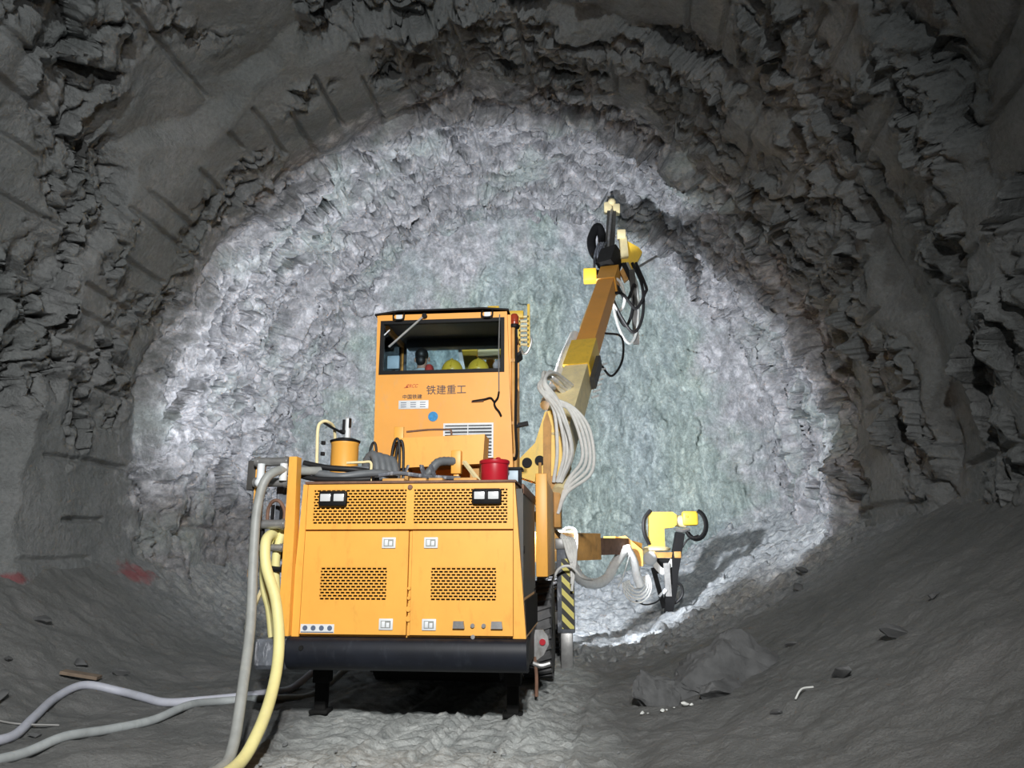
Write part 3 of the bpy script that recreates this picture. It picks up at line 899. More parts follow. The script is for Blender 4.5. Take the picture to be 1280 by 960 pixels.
# operator seat, armrest console, monitor
st = MB().box(-2.52, -2.02, 9.35, 9.82, 3.28, 3.42, 0.04).box(-2.42, -2.12, 9.45, 9.75, 2.32, 3.28, 0.02).build('operator_seat', 'cabdark', J)
MB().box(-2.49, -2.05, 9.26, 9.36, 3.42, 3.95, 0.035).build('seat_back', 'cabdark', st)
MB().box(-1.95, -1.02, 9.72, 10.06, 2.32, 4.09, 0.02).build('console', 'cabdark', J)
mo = MB().box(-2.56, -2.40, 9.15, 9.2, 3.98, 4.16, 0.012).build('monitor', 'toolbox', J)
MB().beam((-2.48, 9.18, 3.6), (-2.48, 9.18, 4.0), 0.03, 0.03, (0, 1, 0)).build('monitor_arm', 'black', mo)
# wiper
wp = MB().beam((-2.02, 8.85, 4.585), (-2.46, 8.85, 4.19), 0.022, 0.022, (0, 1, 0)).build('wiper', 'steel', J)
MB().cyl((-2.01, 8.88, 4.59), (-2.01, 8.83, 4.59), 0.032, 12).build('wiper_pivot', 'black', wp)
MB().beam((-2.46, 8.86, 4.42), (-2.53, 8.86, 4.35), 0.012, 0.012, (0, 1, 0)).build('wiper_blade', 'white', wp)
for x in (-2.34, -1.20):
    b_ = MB().hose([(x - 0.06, 8.86, 4.64), (x - 0.07, 8.82, 4.60), (x - 0.05, 8.82, 4.545), (x + 0.05, 8.82, 4.545), (x + 0.07, 8.82, 4.60), (x + 0.06, 8.86, 4.64)], 0.011, 6, 5).build('roof_bracket', 'black', J)
    MB().box(x - 0.04, x + 0.04, 8.85, 8.86, 4.555, 4.615).build('bracket_plate', 'white', b_)
# lettering and stickers on the cab wall
YC = 8.879
text('lettering', '铁建重工', -1.965, 3.565, YC, 0.118, 'ink', rw, 0.50)
text('lettering', 'CRCC', -2.225, 3.66, YC, 0.042, 'redink', rw, 0.155, 0.35)
text('lettering', '中国铁建', -2.265, 3.515, YC, 0.055, 'ink', rw, 0.245)
MB().prism([(-2.255, 3.655), (-2.19, 3.695), (-2.205, 3.675), (-2.20, 3.66)], YC - 0.006, YC + 0.003).build('emblem_stroke', 'redink', rw)
MB().box(-2.315, -1.935, YC - 0.006, YC + 0.003, 3.385, 3.495, 0.003).build('sticker', 'white', rw, label='white three-column sticker with printed lines')
for i in range(3):
    for j in range(3):
        MB().box(-2.285 + i * 0.122, -2.215 + i * 0.122, YC - 0.009, YC - 0.005, 3.408 + j * 0.027, 3.416 + j * 0.027).build('sticker_line', 'gauge', rw)
MB().cyl((-1.873, YC + 0.003, 3.285), (-1.873, YC - 0.006, 3.285), 0.062, 24).build('sticker', 'blue', rw, label='round blue sticker')
# louvred vent
lv = MB()
for a, b, c, d in ((-1.735, -1.115, 3.165, 3.19), (-1.735, -1.115, 2.76, 2.78), (-1.735, -1.715, 2.78, 3.165), (-1.135, -1.115, 2.78, 3.165), (-1.435, -1.425, 2.78, 3.165)):
    lv.box(a, b, 8.845, 8.885, c, d)
lv = lv.build('louvre_vent', 'white', J)
MB().box(-1.715, -1.135, 8.872, 8.88, 2.78, 3.165).build('vent_backing', 'cabdark', lv)
for i in range(9):
    z = 2.805 + i * 0.042
    MB().prism([(8.85, z - 0.012), (8.853, z - 0.012), (8.873, z + 0.012), (8.868, z + 0.012)], -1.715, -1.135, 'x').build('slat', 'white', lv)
# cables on the cab wall, mast pipe and beacon beside it
MB().hose([(-1.045, 8.86, 4.58), (-1.05, 8.845, 4.2), (-1.05, 8.845, 3.85), (-1.05, 8.86, 3.58)], 0.008, 6).build('pale_cable', 'steel', rw)
MB().hose([(-1.05, 8.865, 3.58), (-1.065, 8.855, 3.50), (-1.105, 8.855, 3.44), (-1.09, 8.855, 3.38), (-1.05, 8.855, 3.33), (-1.02, 8.86, 3.27)], 0.013, 6).hose([(-1.10, 8.86, 3.44), (-1.15, 8.855, 3.50), (-1.23, 8.855, 3.485), (-1.38, 8.86, 3.465)], 0.012, 6).build('black_wire', 'black', rw)
MB().beam((-1.39, 8.868, 3.463), (-1.24, 8.868, 3.470), 0.03, 0.02, (0, 0, 1)).build('wire_strip', 'rust', rw)
pm = MB().hose([(-0.885, 8.98, 4.50), (-0.885, 8.98, 3.6), (-0.865, 8.98, 2.95), (-0.845, 8.98, 2.3)], 0.026, 10).build('mast_pipe', 'dull', J)
MB().hose([(-0.845, 8.95, 4.40), (-0.84, 8.93, 3.8), (-0.85, 8.93, 3.2), (-0.835, 8.93, 2.85), (-0.86, 8.95, 2.75), (-0.89, 8.97, 2.78)], 0.017, 8).build('cable', 'black', pm)
for z in (4.0, 3.2, 2.8):
    MB().box(-0.93, -0.83, 8.95, 9.01, z - 0.02, z + 0.02).build('pipe_clamp', 'dull', pm)
bc = MB().lathe([(0.055, 0), (0.058, 0.05), (0.05, 0.06), (0.055, 0.065), (0.056, 0.13), (0.035, 0.16), (0.005, 0.17)], (-0.87, 8.99, 4.46), (0, 0, 1), 18).build('beacon', 'beacon', J)
MB().lathe([(0.066, 0), (0.066, 0.035), (0.058, 0.045)], (-0.87, 8.99, 4.435), (0, 0, 1), 18).build('beacon_base', 'black', bc)
MB().beam((-0.86, 9.0, 3.17), (-0.70, 9.0, 3.20), 0.07, 0.05, bev=0).build('cab_bracket', 'black', J)
MB().prism([(-0.90, 4.02), (-0.79, 4.10), (-0.79, 4.14), (-0.90, 4.06)], 9.0, 9.3).build('mirror_arm', 'black', J)

# ------------------------------------------------------------------ gear on the rear deck
gb = MB().prism([(-2.11, 2.56), (-1.14, 2.60), (-1.12, 2.93), (-2.10, 2.90)], 8.12, 8.5).build('guard_box', 'orange', J)
MB().box(-2.17, -2.06, 8.16, 8.2, 2.56, 3.04, 0.008).box(-2.17, -2.06, 8.10, 8.2, 2.83, 2.86, 0.005).build('guard_bracket', 'orange', gb)
MB().hose([(-2.06, 8.3, 3.0), (-1.8, 8.3, 3.02), (-1.62, 8.3, 3.02), (-1.54, 8.3, 3.01), (-1.53, 8.3, 2.92)], 0.012, 6).build('guard_rod', 'rust', gb)
MB().box(-1.48, -1.37, 8.02, 8.13, 2.48, 2.74, 0.01).box(-1.455, -1.395, 8.05, 8.11, 2.30, 2.50, 0.005).build('box_leg', 'orange', gb)
MB().box(-2.10, -2.0, 8.2, 8.4, 2.32, 2.58).box(-1.3, -1.2, 8.25, 8.4, 2.32, 2.62).build('box_leg', 'dull', gb)
MB().beam((-1.32, 7.95, 2.60), (-1.12, 7.75, 2.36), 0.04, 0.03).build('brace', 'cream', J)
# air cleaner canister with its pipe
cn = MB().lathe([(0.165, 0), (0.165, 0.05), (0.15, 0.06), (0.15, 0.40), (0.155, 0.41), (0.155, 0.43)], (-2.665, 7.95, 2.40), (0, 0, 1), 28).build('air_cleaner', 'orange', J)
MB().box(-2.84, -2.49, 7.8, 8.1, 2.325, 2.41, 0.015).build('cleaner_base', 'orange', cn)
MB().lathe([(0.165, 0), (0.168, 0.02), (0.10, 0.045), (0.03, 0.05)], (-2.665, 7.95, 2.83), (0, 0, 1), 28).build('cleaner_cap', 'black', cn)
MB().cyl((-2.645, 7.95, 2.86), (-2.645, 7.95, 3.10), 0.03, 12).build('cleaner_pipe', 'white', cn)
MB().box(-2.70, -2.67, 7.92, 7.97, 2.93, 3.09, 0.005).box(-2.72, -2.66, 7.90, 7.99, 2.93, 2.97, 0.005).box(-2.62, -2.605, 7.9, 7.95, 3.0, 3.1).build('pipe_clip', 'black', cn)
hr = MB().hose([(-2.875, 7.7, 2.33), (-2.89, 7.7, 2.7), (-2.895, 7.7, 2.95), (-2.86, 7.7, 3.02), (-2.80, 7.72, 3.03), (-2.765, 7.85, 2.97), (-2.775, 7.95, 2.7), (-2.775, 7.98, 2.33)], 0.017, 8).build('handrail', 'cream', J)
MB().hose([(-2.84, 7.72, 3.02), (-2.76, 7.78, 2.97), (-2.68, 7.86, 2.93)], 0.014, 6).build('rail_clip', 'black', hr)
for z in (2.80, 2.68):
    MB().box(-2.86, -2.82, 7.72, 7.76, z - 0.02, z + 0.02, 0.005).build('rail_clip', 'black', hr)
# hoses along the deck
MB().hose([(-2.95, 7.45, 2.49), (-2.7, 7.42, 2.42), (-2.5, 7.42, 2.40), (-2.32, 7.5, 2.43), (-2.15, 7.6, 2.45), (-2.0, 7.7, 2.42)], 0.040, 10).build('deck_hose', 'hosedark', J)
MB().hose([(-2.95, 7.5, 2.55), (-2.7, 7.5, 2.50), (-2.4, 7.55, 2.48), (-2.2, 7.7, 2.46)], 0.032, 10).build('deck_hose', 'hoseblack', J)
MB().hose([(-2.95, 7.4, 2.41), (-2.75, 7.38, 2.37), (-2.4, 7.38, 2.36), (-2.2, 7.42, 2.37)], 0.028, 10).build('deck_hose', 'hoseblack', J)
# small frame and the grey corrugated hose bundle
MB().hose([(-2.52, 7.6, 2.56), (-2.35, 7.6, 2.565), (-2.26, 7.6, 2.56), (-2.255, 7.6, 2.45), (-2.255, 7.6, 2.33)], 0.014, 6, 5).build('hose_frame', 'cream', J)
MB().box(-2.5, -2.28, 7.62, 7.85, 2.33, 2.53, 0.02).build('valve_block', 'worn', J)
for i in range(4):
    x = -2.36 + i * 0.07
    MB().hose([(x - 0.10, 8.1, 2.40), (x - 0.08, 8.05, 2.62 - i * 0.015), (x, 8.0, 2.70 - i * 0.02), (x + 0.06, 7.95, 2.60 - i * 0.02), (x + 0.10, 7.9, 2.36)], 0.048, 10, 6, 0.06).build('corrugated_hose', 'hosedark', J)
for x, y, hh in ((-2.42, 8.2, 2.86), (-2.10, 8.0, 2.87), (-2.06, 8.02, 2.85)):
    MB().hose([(x - 0.05, y, 2.36), (x - 0.04, y, hh - 0.15), (x + 0.0, y, hh), (x + 0.04, y, hh - 0.08), (x + 0.05, y, 2.36)], 0.016, 8).build('hose_loop', 'hoseblack', J)
# low ironwork along the edge of the deck
for a, b in ((-2.08, -1.85), (-1.80, -1.62), (-1.60, -1.45), (-1.34, -1.10)):
    MB().box(a, b, 7.42, 7.62, 2.325, 2.375, 0.012).build('deck_bracket', 'dull', J)
MB().hose([(-2.15, 7.55, 2.42), (-1.95, 7.55, 2.44), (-1.75, 7.6, 2.42), (-1.55, 7.6, 2.40), (-1.3, 7.6, 2.385)], 0.022, 8).build('deck_pipe', 'worn', J)
MB().hose([(-1.75, 7.9, 2.42), (-1.68, 7.9, 2.50), (-1.60, 7.95, 2.60), (-1.45, 8.05, 2.62)], 0.05, 10, 8, 0.05).build('corrugated_hose', 'hosedark', J)
for x0_, x1_ in ((-1.92, -1.86), (-1.66, -1.72), (-1.55, -1.62)):
    MB().beam((x0_, 7.58, 2.36), (x1_, 7.62, 2.53), 0.05, 0.015).build('loose_strap', 'worn', J)
MB().beam((-1.98, 8.3, 2.36), (-1.28, 8.3, 2.36), 0.3, 0.1).build('deck_valve_bank', 'chassis', J)

# ------------------------------------------------------------------ hose rack on the left rear corner
rk = MB().prism([(-2.955, 0.86), (-2.845, 0.86), (-2.855, 1.9), (-2.875, 2.57), (-2.955, 2.57)], 7.12, 7.24).build('hose_rack', 'orange', J)
MB().prism([(-3.335, 1.4), (-3.27, 1.4), (-3.26, 2.56), (-3.33, 2.56)], 7.2, 7.28).build('rack_post', 'orange', rk)
MB().beam((-3.30, 7.24, 0.83), (-3.295, 7.24, 1.55), 0.05, 0.05, (0, 1, 0)).build('rack_post', 'cream', rk)
MB().box(-3.43, -3.31, 7.22, 7.30, 2.25, 2.55, 0.01).build('rack_plate', 'darkgrey', rk)
for xa, xb, z, r, y in ((-3.32, -2.97, 2.525, 0.045, 7.16), (-3.33, -2.97, 2.32, 0.045, 7.18), (-3.24, -2.95, 1.905, 0.045, 7.14), (-3.34, -2.97, 1.68, 0.035, 7.18)):
    MB().cyl((xa, y, z), (xb, y, z), r, 16).cyl((xa + 0.015, y, z), (xa + 0.04, y, z), r * 1.2, 16).cyl((xb - 0.04, y, z), (xb - 0.015, y, z), r * 1.2, 16).build('roller', 'steel', rk)
for x, za, zb in ((-3.24, 2.34, 2.50), (-3.005, 2.33, 2.50)):
    MB().cyl((x, 7.12, za), (x, 7.12, zb), 0.038, 14).build('upright_roller', 'white', rk)
MB().sphere((-3.235, 7.10, 2.31), 0.05).build('roller_joint', 'white', rk)
MB().box(-3.30, -3.22, 7.16, 7.2, 1.87, 1.95, 0.01).build('roller_bracket', 'steel', rk)
MB().box(-3.16, -2.98, 7.34, 7.36, 1.55, 2.30, 0.01).build('rack_plate', 'worn', rk)
MB().hose([(-3.17, 7.2, 1.92), (-3.17, 7.2, 2.05), (-3.12, 7.18, 2.13), (-3.05, 7.18, 2.13), (-3.0, 7.2, 2.04), (-3.0, 7.2, 1.92)], 0.018, 8).build('hose_loop', 'rust', rk)
for x in (-3.13, -3.04):
    MB().beam((x, 7.22, 1.93), (x, 7.22, 2.10), 0.03, 0.02, (0, 1, 0)).build('roller_link', 'black', rk)
MB().hose([(-3.22, 7.2, 1.88), (-3.20, 7.2, 1.6), (-3.16, 7.2, 1.5), (-3.0, 7.2, 1.47), (-2.97, 7.2, 1.5)], 0.028, 8).build('black_strap', 'black', rk)
MB().beam((-3.27, 7.22, 1.06), (-3.15, 7.22, 1.36), 0.03, 0.03, (0, 1, 0)).beam((-3.26, 7.22, 0.83), (-3.26, 7.22, 1.08), 0.05, 0.03, (0, 1, 0)).build('rack_brace', 'cream', rk)

# ------------------------------------------------------------------ booms
def ax(a, b, t):
    return Vector(a) + (Vector(b) - Vector(a)) * t


B0, B1 = Vector((-0.47, 11.0, 3.10)), Vector((0.62, 16.0, 7.72))
bd = (B1 - B0).normalized(); bs = bd.cross(Vector((0, 0, 1))).normalized(); bu = bs.cross(bd)


def bp_(t, s=0.0, u=0.0):
    return ax(B0, B1, t) + bs * s + bu * u


boom = MB().beam(bp_(0.02), bp_(0.46), 0.44, 0.52, w2=0.40, h2=0.48).build('boom', 'cream', J, label='dusty cream boom raised towards the roof')
MB().beam(bp_(0.34), bp_(0.48), 0.47, 0.54).build('boom_sleeve', 'yellow', boom)
MB().beam(bp_(0.46), bp_(0.96), 0.36, 0.40).build('boom_extension', 'orange2', boom)
MB().beam(bp_(0.48, -0.08, -0.205), bp_(0.95, -0.08, -0.205), 0.10, 0.03).build('slide_strip', 'cream', boom)
MB().beam(bp_(0.62, -0.24, 0.0), bp_(0.90, -0.22, 0.0), 0.05, 0.16).build('guide_rail', 'cream', boom)
MB().beam(bp_(0.42, 0.30, 0.0), bp_(0.30, 0.30, 0.0), 0.08, 0.22).build('cable_bracket', 'darkgrey', boom)
for k in range(7):
    MB().beam(bp_(0.27 + 0.028 * k, 0.28, -0.16), bp_(0.28 + 0.028 * k, 0.40, -0.16), 0.03, 0.03).build('chain_link', 'steel', boom)
# foot bracket with pin holes
ft = MB().prism([(-1.00, 2.75), (-0.40, 2.55), (-0.22, 2.9), (-0.32, 3.55), (-0.47, 3.75), (-0.60, 3.72), (-0.75, 3.25), (-0.98, 3.02)], 10.95, 11.03).prism([(-1.00, 2.75), (-0.40, 2.55), (-0.22, 2.9), (-0.32, 3.55), (-0.47, 3.75), (-0.60, 3.72), (-0.75, 3.25), (-0.98, 3.02)], 11.32, 11.40).build('boom_foot', 'yellow', J)
for x, z in ((-0.68, 2.98), (-0.87, 2.95)):
    MB().cyl((x, 10.92, z), (x, 10.96, z), 0.075, 18).build('pin', 'black', ft)
MB().prism([(-0.63, 2.6), (-0.52, 2.6), (-0.50, 3.5), (-0.56, 3.72), (-0.62, 3.55)], 10.87, 10.94).build('foot_rib', 'dull', ft)
MB().box(-0.75, -0.38, 10.9, 11.5, 2.0, 2.75, 0.02).build('foot_block', 'dull', ft)
MB().cyl((-0.40, 10.9, 2.5), bp_(0.2, 0.0, -0.32), 0.11, 16).build('lift_cylinder', 'cream', boom)
MB().cyl(bp_(0.2, 0, -0.32), bp_(0.36, 0, -0.3), 0.06, 14).build('cylinder_rod', 'steel', boom)
# white hoses round the boom foot
rr = random.Random(5)
for k in range(7):
    o = rr.uniform(-0.06, 0.06); q = rr.uniform(-0.08, 0.1)
    MB().hose([(-0.42 + o, 10.85, 2.65), (-0.30 + o * 2, 10.75 + q, 3.1), (-0.40 + o, 10.7 + q, 3.7 + q), (-0.62 + o, 10.75, 4.05 + q), (-0.55 + q, 11.2, 4.35 + o), (-0.28 + q, 11.9, 4.25 + q)], 0.026, 8, 6).build('white_hose', 'hosewhite', boom)
for k in range(4):
    o = k * 0.05
    MB().hose([(-0.50, 10.8, 3.75 + o), (-0.25 + o * 0.6, 10.7, 3.72), (-0.08 + o, 10.7, 3.3 + o * 0.5), (-0.06 + o, 10.75, 2.95 - o), (-0.28, 10.85, 2.65 - o), (-0.42, 10.9, 2.2)], 0.024, 8, 6).build('white_hose', 'hosewhite', boom)
MB().hose([bp_(0.58, -0.32, 0.05), bp_(0.50, -0.34, 0.05), bp_(0.42, -0.33, 0.1), bp_(0.30, -0.32, 0.1), bp_(0.18, -0.36, 0.1)], 0.10, 12, 8, 0.07).build('corrugated_hose', 'hosewhite', boom)
for k in range(3):
    MB().hose([bp_(0.55, -0.1 + 0.07 * k, -0.30), bp_(0.42, -0.16 + 0.08 * k, -0.36), bp_(0.30, -0.2 + 0.07 * k, -0.33), bp_(0.2, -0.2 + 0.05 * k, -0.3)], 0.022, 8).build('white_hose', 'hosewhite', boom)
MB().hose([bp_(0.62, 0.22, -0.1), bp_(0.60, 0.55, -0.15), bp_(0.50, 0.62, -0.3), bp_(0.44, 0.45, -0.4), bp_(0.46, 0.25, -0.2)], 0.022, 8).build('black_hose', 'hoseblack', boom)

# boom head: knuckle blocks, rotary unit, drill feed
hd = MB().beam(bp_(0.94), bp_(1.05), 0.42, 0.44).build('boom_head', 'orange', J, label='orange knuckle carrying the upper drill feed')
MB().beam(bp_(1.05), bp_(1.10), 0.34, 0.36).build('knuckle_block', 'dull', hd)
MB().beam((0.60, 16.2, 8.10), (0.74, 16.4, 8.55), 0.42, 0.42).build('rotary_block', 'chassis', hd)
MB().box(0.04, 0.34, 15.95, 16.25, 7.72, 8.02, 0.03).build('valve_box', 'yellow', hd)
MB().beam((0.2, 16.1, 7.95), (0.75, 16.2, 8.0), 0.10, 0.10).build('valve_arm', 'black', hd)
MB().prism([(1.00, 8.05), (1.22, 8.12), (1.42, 8.50), (1.34, 8.62), (0.98, 8.86), (0.86, 8.45)], 16.30, 16.46).build('cradle_plate', 'yellow', hd)
MB().prism([(0.98, 7.75), (1.10, 7.85), (1.15, 8.1), (1.0, 8.15), (0.88, 8.0)], 16.2, 16.34).build('cradle_plate', 'dull', hd)
MB().beam((1.0, 16.25, 8.35), (0.98, 16.35, 8.9), 0.16, 0.14).box(0.85, 1.05, 16.2, 16.4, 8.85, 9.05, 0.02).build('cradle_arm', 'cream', hd)
MB().hose([(1.05, 16.3, 7.95), (1.35, 16.3, 8.15), (1.75, 16.35, 8.4)], 0.03, 8).build('probe_rod', 'steel', hd)
fd = MB().beam((0.64, 16.5, 8.2), (0.80, 17.5, 10.15), 0.34, 0.22, up=(1, 0, 0)).build('drill_feed', 'darkgrey', hd)
MB().beam((0.56, 16.42, 8.3), (0.72, 17.42, 10.15), 0.06, 0.06, up=(1, 0, 0)).beam((0.72, 16.42, 8.3), (0.88, 17.42, 10.15), 0.06, 0.06, up=(1, 0, 0)).build('feed_rail', 'steel', hd)
MB().cyl((0.62, 16.45, 8.6), (0.80, 17.35, 10.2), 0.035, 10).build('drill_rod', 'steel', hd)
MB().box(0.60, 0.80, 17.25, 17.5, 10.05, 10.30, 0.03).box(0.82, 1.0, 17.25, 17.5, 10.0, 10.24, 0.03).sphere((0.80, 17.3, 10.30), 0.10).build('feed_head', 'cream', hd)
MB().hose([(0.50, 16.6, 8.4), (0.30, 16.7, 8.7), (0.26, 16.9, 9.15), (0.42, 17.0, 9.5), (0.52, 16.95, 9.2), (0.50, 16.8, 8.7)], 0.11, 10, 7).build('hose_guide', 'black', hd)
for k in range(4):
    MB().hose([(0.30 + 0.1 * k, 16.3, 8.15), (0.32 + 0.07 * k, 16.4, 8.5 + 0.05 * k), (0.42 + 0.06 * k, 16.6, 8.9)], 0.03, 6).build('feed_hose', 'worn', hd)
for k, (dx, lo) in enumerate(((0.0, 6.6), (0.10, 6.2), (0.22, 6.45), (0.30, 7.0), (0.05, 7.2))):
    MB().hose([(0.95 + dx, 16.2, 8.2), (1.15 + dx, 16.15, 7.6), (1.12 + dx, 16.05, lo + 0.4), (0.95 + dx * 0.8, 15.95, lo), (0.75 + dx * 0.5, 15.8, lo + 0.3), (0.62, 15.6, 7.25)], 0.035, 8, 7).build('hanging_hose', 'hoseblack' if k != 1 else 'hosegrey', hd)
MB().beam((1.15, 16.15, 8.0), (1.18, 16.05, 6.2), 0.13, 0.06, (0, 1, 0)).build('hose_bundle', 'darkgrey', hd)
MB().hose([(0.55, 15.7, 7.7), (0.85, 15.8, 7.6), (0.95, 15.9, 7.2), (0.8, 15.8, 6.9), (0.6, 15.5, 7.1)], 0.035, 8).build('hanging_hose', 'hosewhite', hd)

# lower boom
L0, L1 = Vector((-1.0, 12.9, 1.75)), Vector((0.74, 16.2, 1.80))
lb = MB().beam(L0, ax(L0, L1, 0.62), 0.40, 0.50).build('boom', 'dull', J, label='brown box boom reaching out low to the right')
MB().beam(ax(L0, L1, 0.3), ax(L0, L1, 1.0), 0.28, 0.33).build('boom_extension', 'rust', lb)
cl = ax(L0, L1, 0.40)
MB().box(cl.x - 0.26, cl.x + 0.08, 13.9, 14.3, 1.50, 2.06, 0.03).build('boom_collar', 'cream', lb)
MB().hose([(cl.x + 0.08, 13.88, 1.52), (cl.x + 0.10, 13.88, 2.04), (cl.x - 0.12, 13.88, 2.08), (cl.x - 0.18, 13.88, 1.8), (cl.x - 0.02, 13.88, 1.52)], 0.02, 6, 5).build('collar_frame', 'white', lb)
MB().beam((0.45, 15.9, 1.93), (1.05, 16.7, 1.80), 0.30, 0.14).prism([(0.55, 1.98), (0.80, 2.02), (1.15, 1.72), (1.15, 1.40), (0.92, 1.35), (0.86, 1.72)], 16.2, 16.6).build('knuckle', 'orange', lb)
# slewing elbow: upright arm, turntable, cross arm and the coiled hose drum at its end
el = MB().prism([(1.36, 1.80), (1.70, 1.80), (1.70, 2.20), (1.90, 2.22), (1.98, 2.28), (1.98, 2.50), (1.90, 2.56), (1.44, 2.56), (1.38, 2.46)], 17.0, 17.35).build('elbow_arm', 'yellow', J, label='bright yellow elbow of the lower boom')
MB().lathe([(0.10, 0), (0.30, 0.02), (0.32, 0.07), (0.22, 0.11)], (1.52, 17.15, 1.70), (0, 0, 1), 20).build('turntable', 'cream', el)
MB().hose([(1.36, 17.0, 1.85), (1.26, 16.95, 2.1), (1.27, 16.95, 2.4), (1.42, 17.0, 2.6)], 0.045, 8).build('black_hose', 'hoseblack', el)
MB().cyl((1.95, 17.15, 2.38), (2.20, 17.2, 2.34), 0.13, 16).build('cross_arm', 'cream', el)
MB().box(2.12, 2.46, 17.0, 17.3, 2.26, 2.58, 0.05).cyl((2.20, 16.99, 2.46), (2.20, 16.97, 2.46), 0.03).build('rotary_head', 'yellow', el)
for k in range(9):
    a = MB(); pts = []
    rad = 0.34 - 0.012 * abs(k - 4)
    for q in range(15):
        an = -2.6 + q * 3.9 / 14
        pts.append((2.36 + math.cos(an) * rad * 0.75 + 0.012 * k, 16.9 + 0.05 * k, 2.28 + math.sin(an) * rad))
    a.tube(pts, 0.026, 6).build('coiled_hose', 'hoseblack', el)
MB().hose([(1.95, 16.95, 2.18), (2.1, 16.95, 2.14), (2.25, 17.0, 2.18)], 0.04, 8).build('fitting', 'steel', el)
# body below the turntable
MB().box(1.20, 1.50, 16.95, 17.3, 1.42, 1.75, 0.06).build('swivel_block', 'cream', el)
MB().sphere((1.36, 16.95, 1.55), (0.15, 0.12, 0.16)).build('swivel_cover', 'white', el)
MB().beam((1.45, 17.0, 1.62), (2.0, 17.05, 1.62), 0.12, 0.12).box(1.88, 2.04, 16.95, 17.15, 1.55, 1.70, 0.02).build('feed_mount', 'dull', el)
MB().box(1.45, 1.85, 17.0, 17.3, 1.22, 1.55, 0.05).build('drill_body', 'chassis', el)
for k in range(6):
    MB().hose([(1.42, 16.95, 1.55 - 0.03 * k), (1.62, 16.9, 1.32 - 0.02 * k), (1.82, 16.95, 1.38 + 0.03 * k)], 0.022, 6).build('white_hose', 'hosewhite', el)
f2 = MB().beam((2.05, 17.1, 2.10), (1.72, 17.0, 0.62), 0.20, 0.22, (0, 1, 0)).beam((1.80, 16.98, 1.0), (1.70, 17.0, 0.36), 0.26, 0.22, (0, 1, 0), w2=0.16).build('drill_feed', 'black', el)
MB().beam((1.42, 17.0, 1.35), (1.62, 17.0, 0.50), 0.10, 0.10, (0, 1, 0)).build('feed_rail', 'black', el)
MB().beam((1.70, 16.9, 1.45), (1.72, 16.9, 0.75), 0.13, 0.08, (0, 1, 0)).build('drill_slide', 'steel', el)
MB().beam((1.52, 16.85, 0.74), (1.66, 16.85, 0.90), 0.07, 0.06, (0, 1, 0)).build('rod_clamp', 'white', el)
MB().hose([(1.85, 16.95, 1.05), (2.0, 16.95, 0.98), (2.02, 16.95, 0.78), (1.88, 16.95, 0.62), (1.76, 16.95, 0.62)], 0.03, 8).build('black_hose', 'hoseblack', el)
MB().hose([(1.60, 16.8, 0.80), (1.45, 16.8, 0.64), (1.2, 16.75, 0.58), (1.0, 16.7, 0.66)], 0.018, 6).build('black_hose', 'hoseblack', el)
MB().hose([(2.05, 17.0, 1.75), (2.2, 17.0, 1.95), (2.45, 17.05, 2.05)], 0.02, 6).build('black_hose', 'hoseblack', el)
# white sleeved hoses sagging below the lower boom
MB().hose([(0.78, 15.95, 1.75), (0.55, 15.7, 1.45), (0.35, 15.4, 1.15), (0.05, 14.9, 1.08), (-0.2, 14.3, 1.25), (-0.38, 13.7, 1.75)], 0.10, 12, 10, 0.06).build('sleeved_hose', 'hosewhite', lb)
MB().hose([(0.80, 15.9, 1.78), (0.95, 16.1, 1.5), (1.02, 16.3, 1.2), (1.08, 16.4, 0.98)], 0.09, 12, 8, 0.05).build('sleeved_hose', 'hosewhite', lb)
for k in range(5):
    pts = []
    for q in range(13):
        an = math.pi * (0.95 + 1.25 * q / 12)
        pts.append((1.02 + math.cos(an) * (0.30 - 0.035 * k), 16.4 + 0.02 * k, 1.0 + 0.02 * k + math.sin(an) * (0.36 - 0.05 * k)))
    MB().tube(pts, 0.018, 6).build('looped_hose', 'hosewhite', lb)
MB().hose([(0.85, 15.9, 1.6), (0.72, 16.0, 1.2), (0.60, 16.1, 0.95)], 0.014, 6).build('looped_hose', 'hosewhite', lb)
for k in range(5):
    MB().hose([(-0.72 + 0.02 * k, 11.9, 2.2), (-0.55 + 0.04 * k, 11.6, 2.05 - 0.05 * k), (-0.38 + 0.04 * k, 11.4, 1.85), (-0.30 + 0.03 * k, 11.3, 1.62), (-0.25, 11.25, 1.5 - 0.1 * k)], 0.022, 8).build('white_hose', 'hosewhite', lb)
MB().hose([(-0.55, 11.2, 1.2), (-0.42, 11.1, 1.42), (-0.25, 11.1, 1.45), (-0.1, 11.2, 1.3), (0.05, 11.6, 1.25)], 0.02, 8).build('white_hose', 'hosewhite', lb)

# ------------------------------------------------------------------ folded middle boom seen through and above the cab
bk = MB().box(-1.48, -0.92, 10.95, 11.05, 5.22, 5.34, 0.01).box(-1.48, -1.30, 10.92, 11.1, 5.30, 5.42, 0.01).box(-1.50, -1.38, 10.95, 11.1, 3.2, 5.3, 0.01).build('service_mast', 'yellow', J, label='yellow mast and guard standing behind the cab')
MB().box(-1.86, -1.62, 10.8, 11.0, 2.2, 4.72, 0.02).build('mast_column', 'yellow', bk)
MB().box(-1.28, -1.05, 10.8, 11.0, 2.2, 4.95, 0.02).build('mast_column', 'yellow', bk)
MB().box(-1.62, -1.28, 10.85, 10.95, 4.55, 4.70, 0.02).build('mast_crossbar', 'cream', bk)
gdp = MB().beam((-0.84, 11.0, 4.75), (-0.84, 11.0, 5.45), 0.04, 0.04, (0, 1, 0)).beam((-0.99, 11.0, 4.75), (-0.99, 11.0, 5.3), 0.04, 0.04, (0, 1, 0)).build('guard_frame', 'yellow', bk)
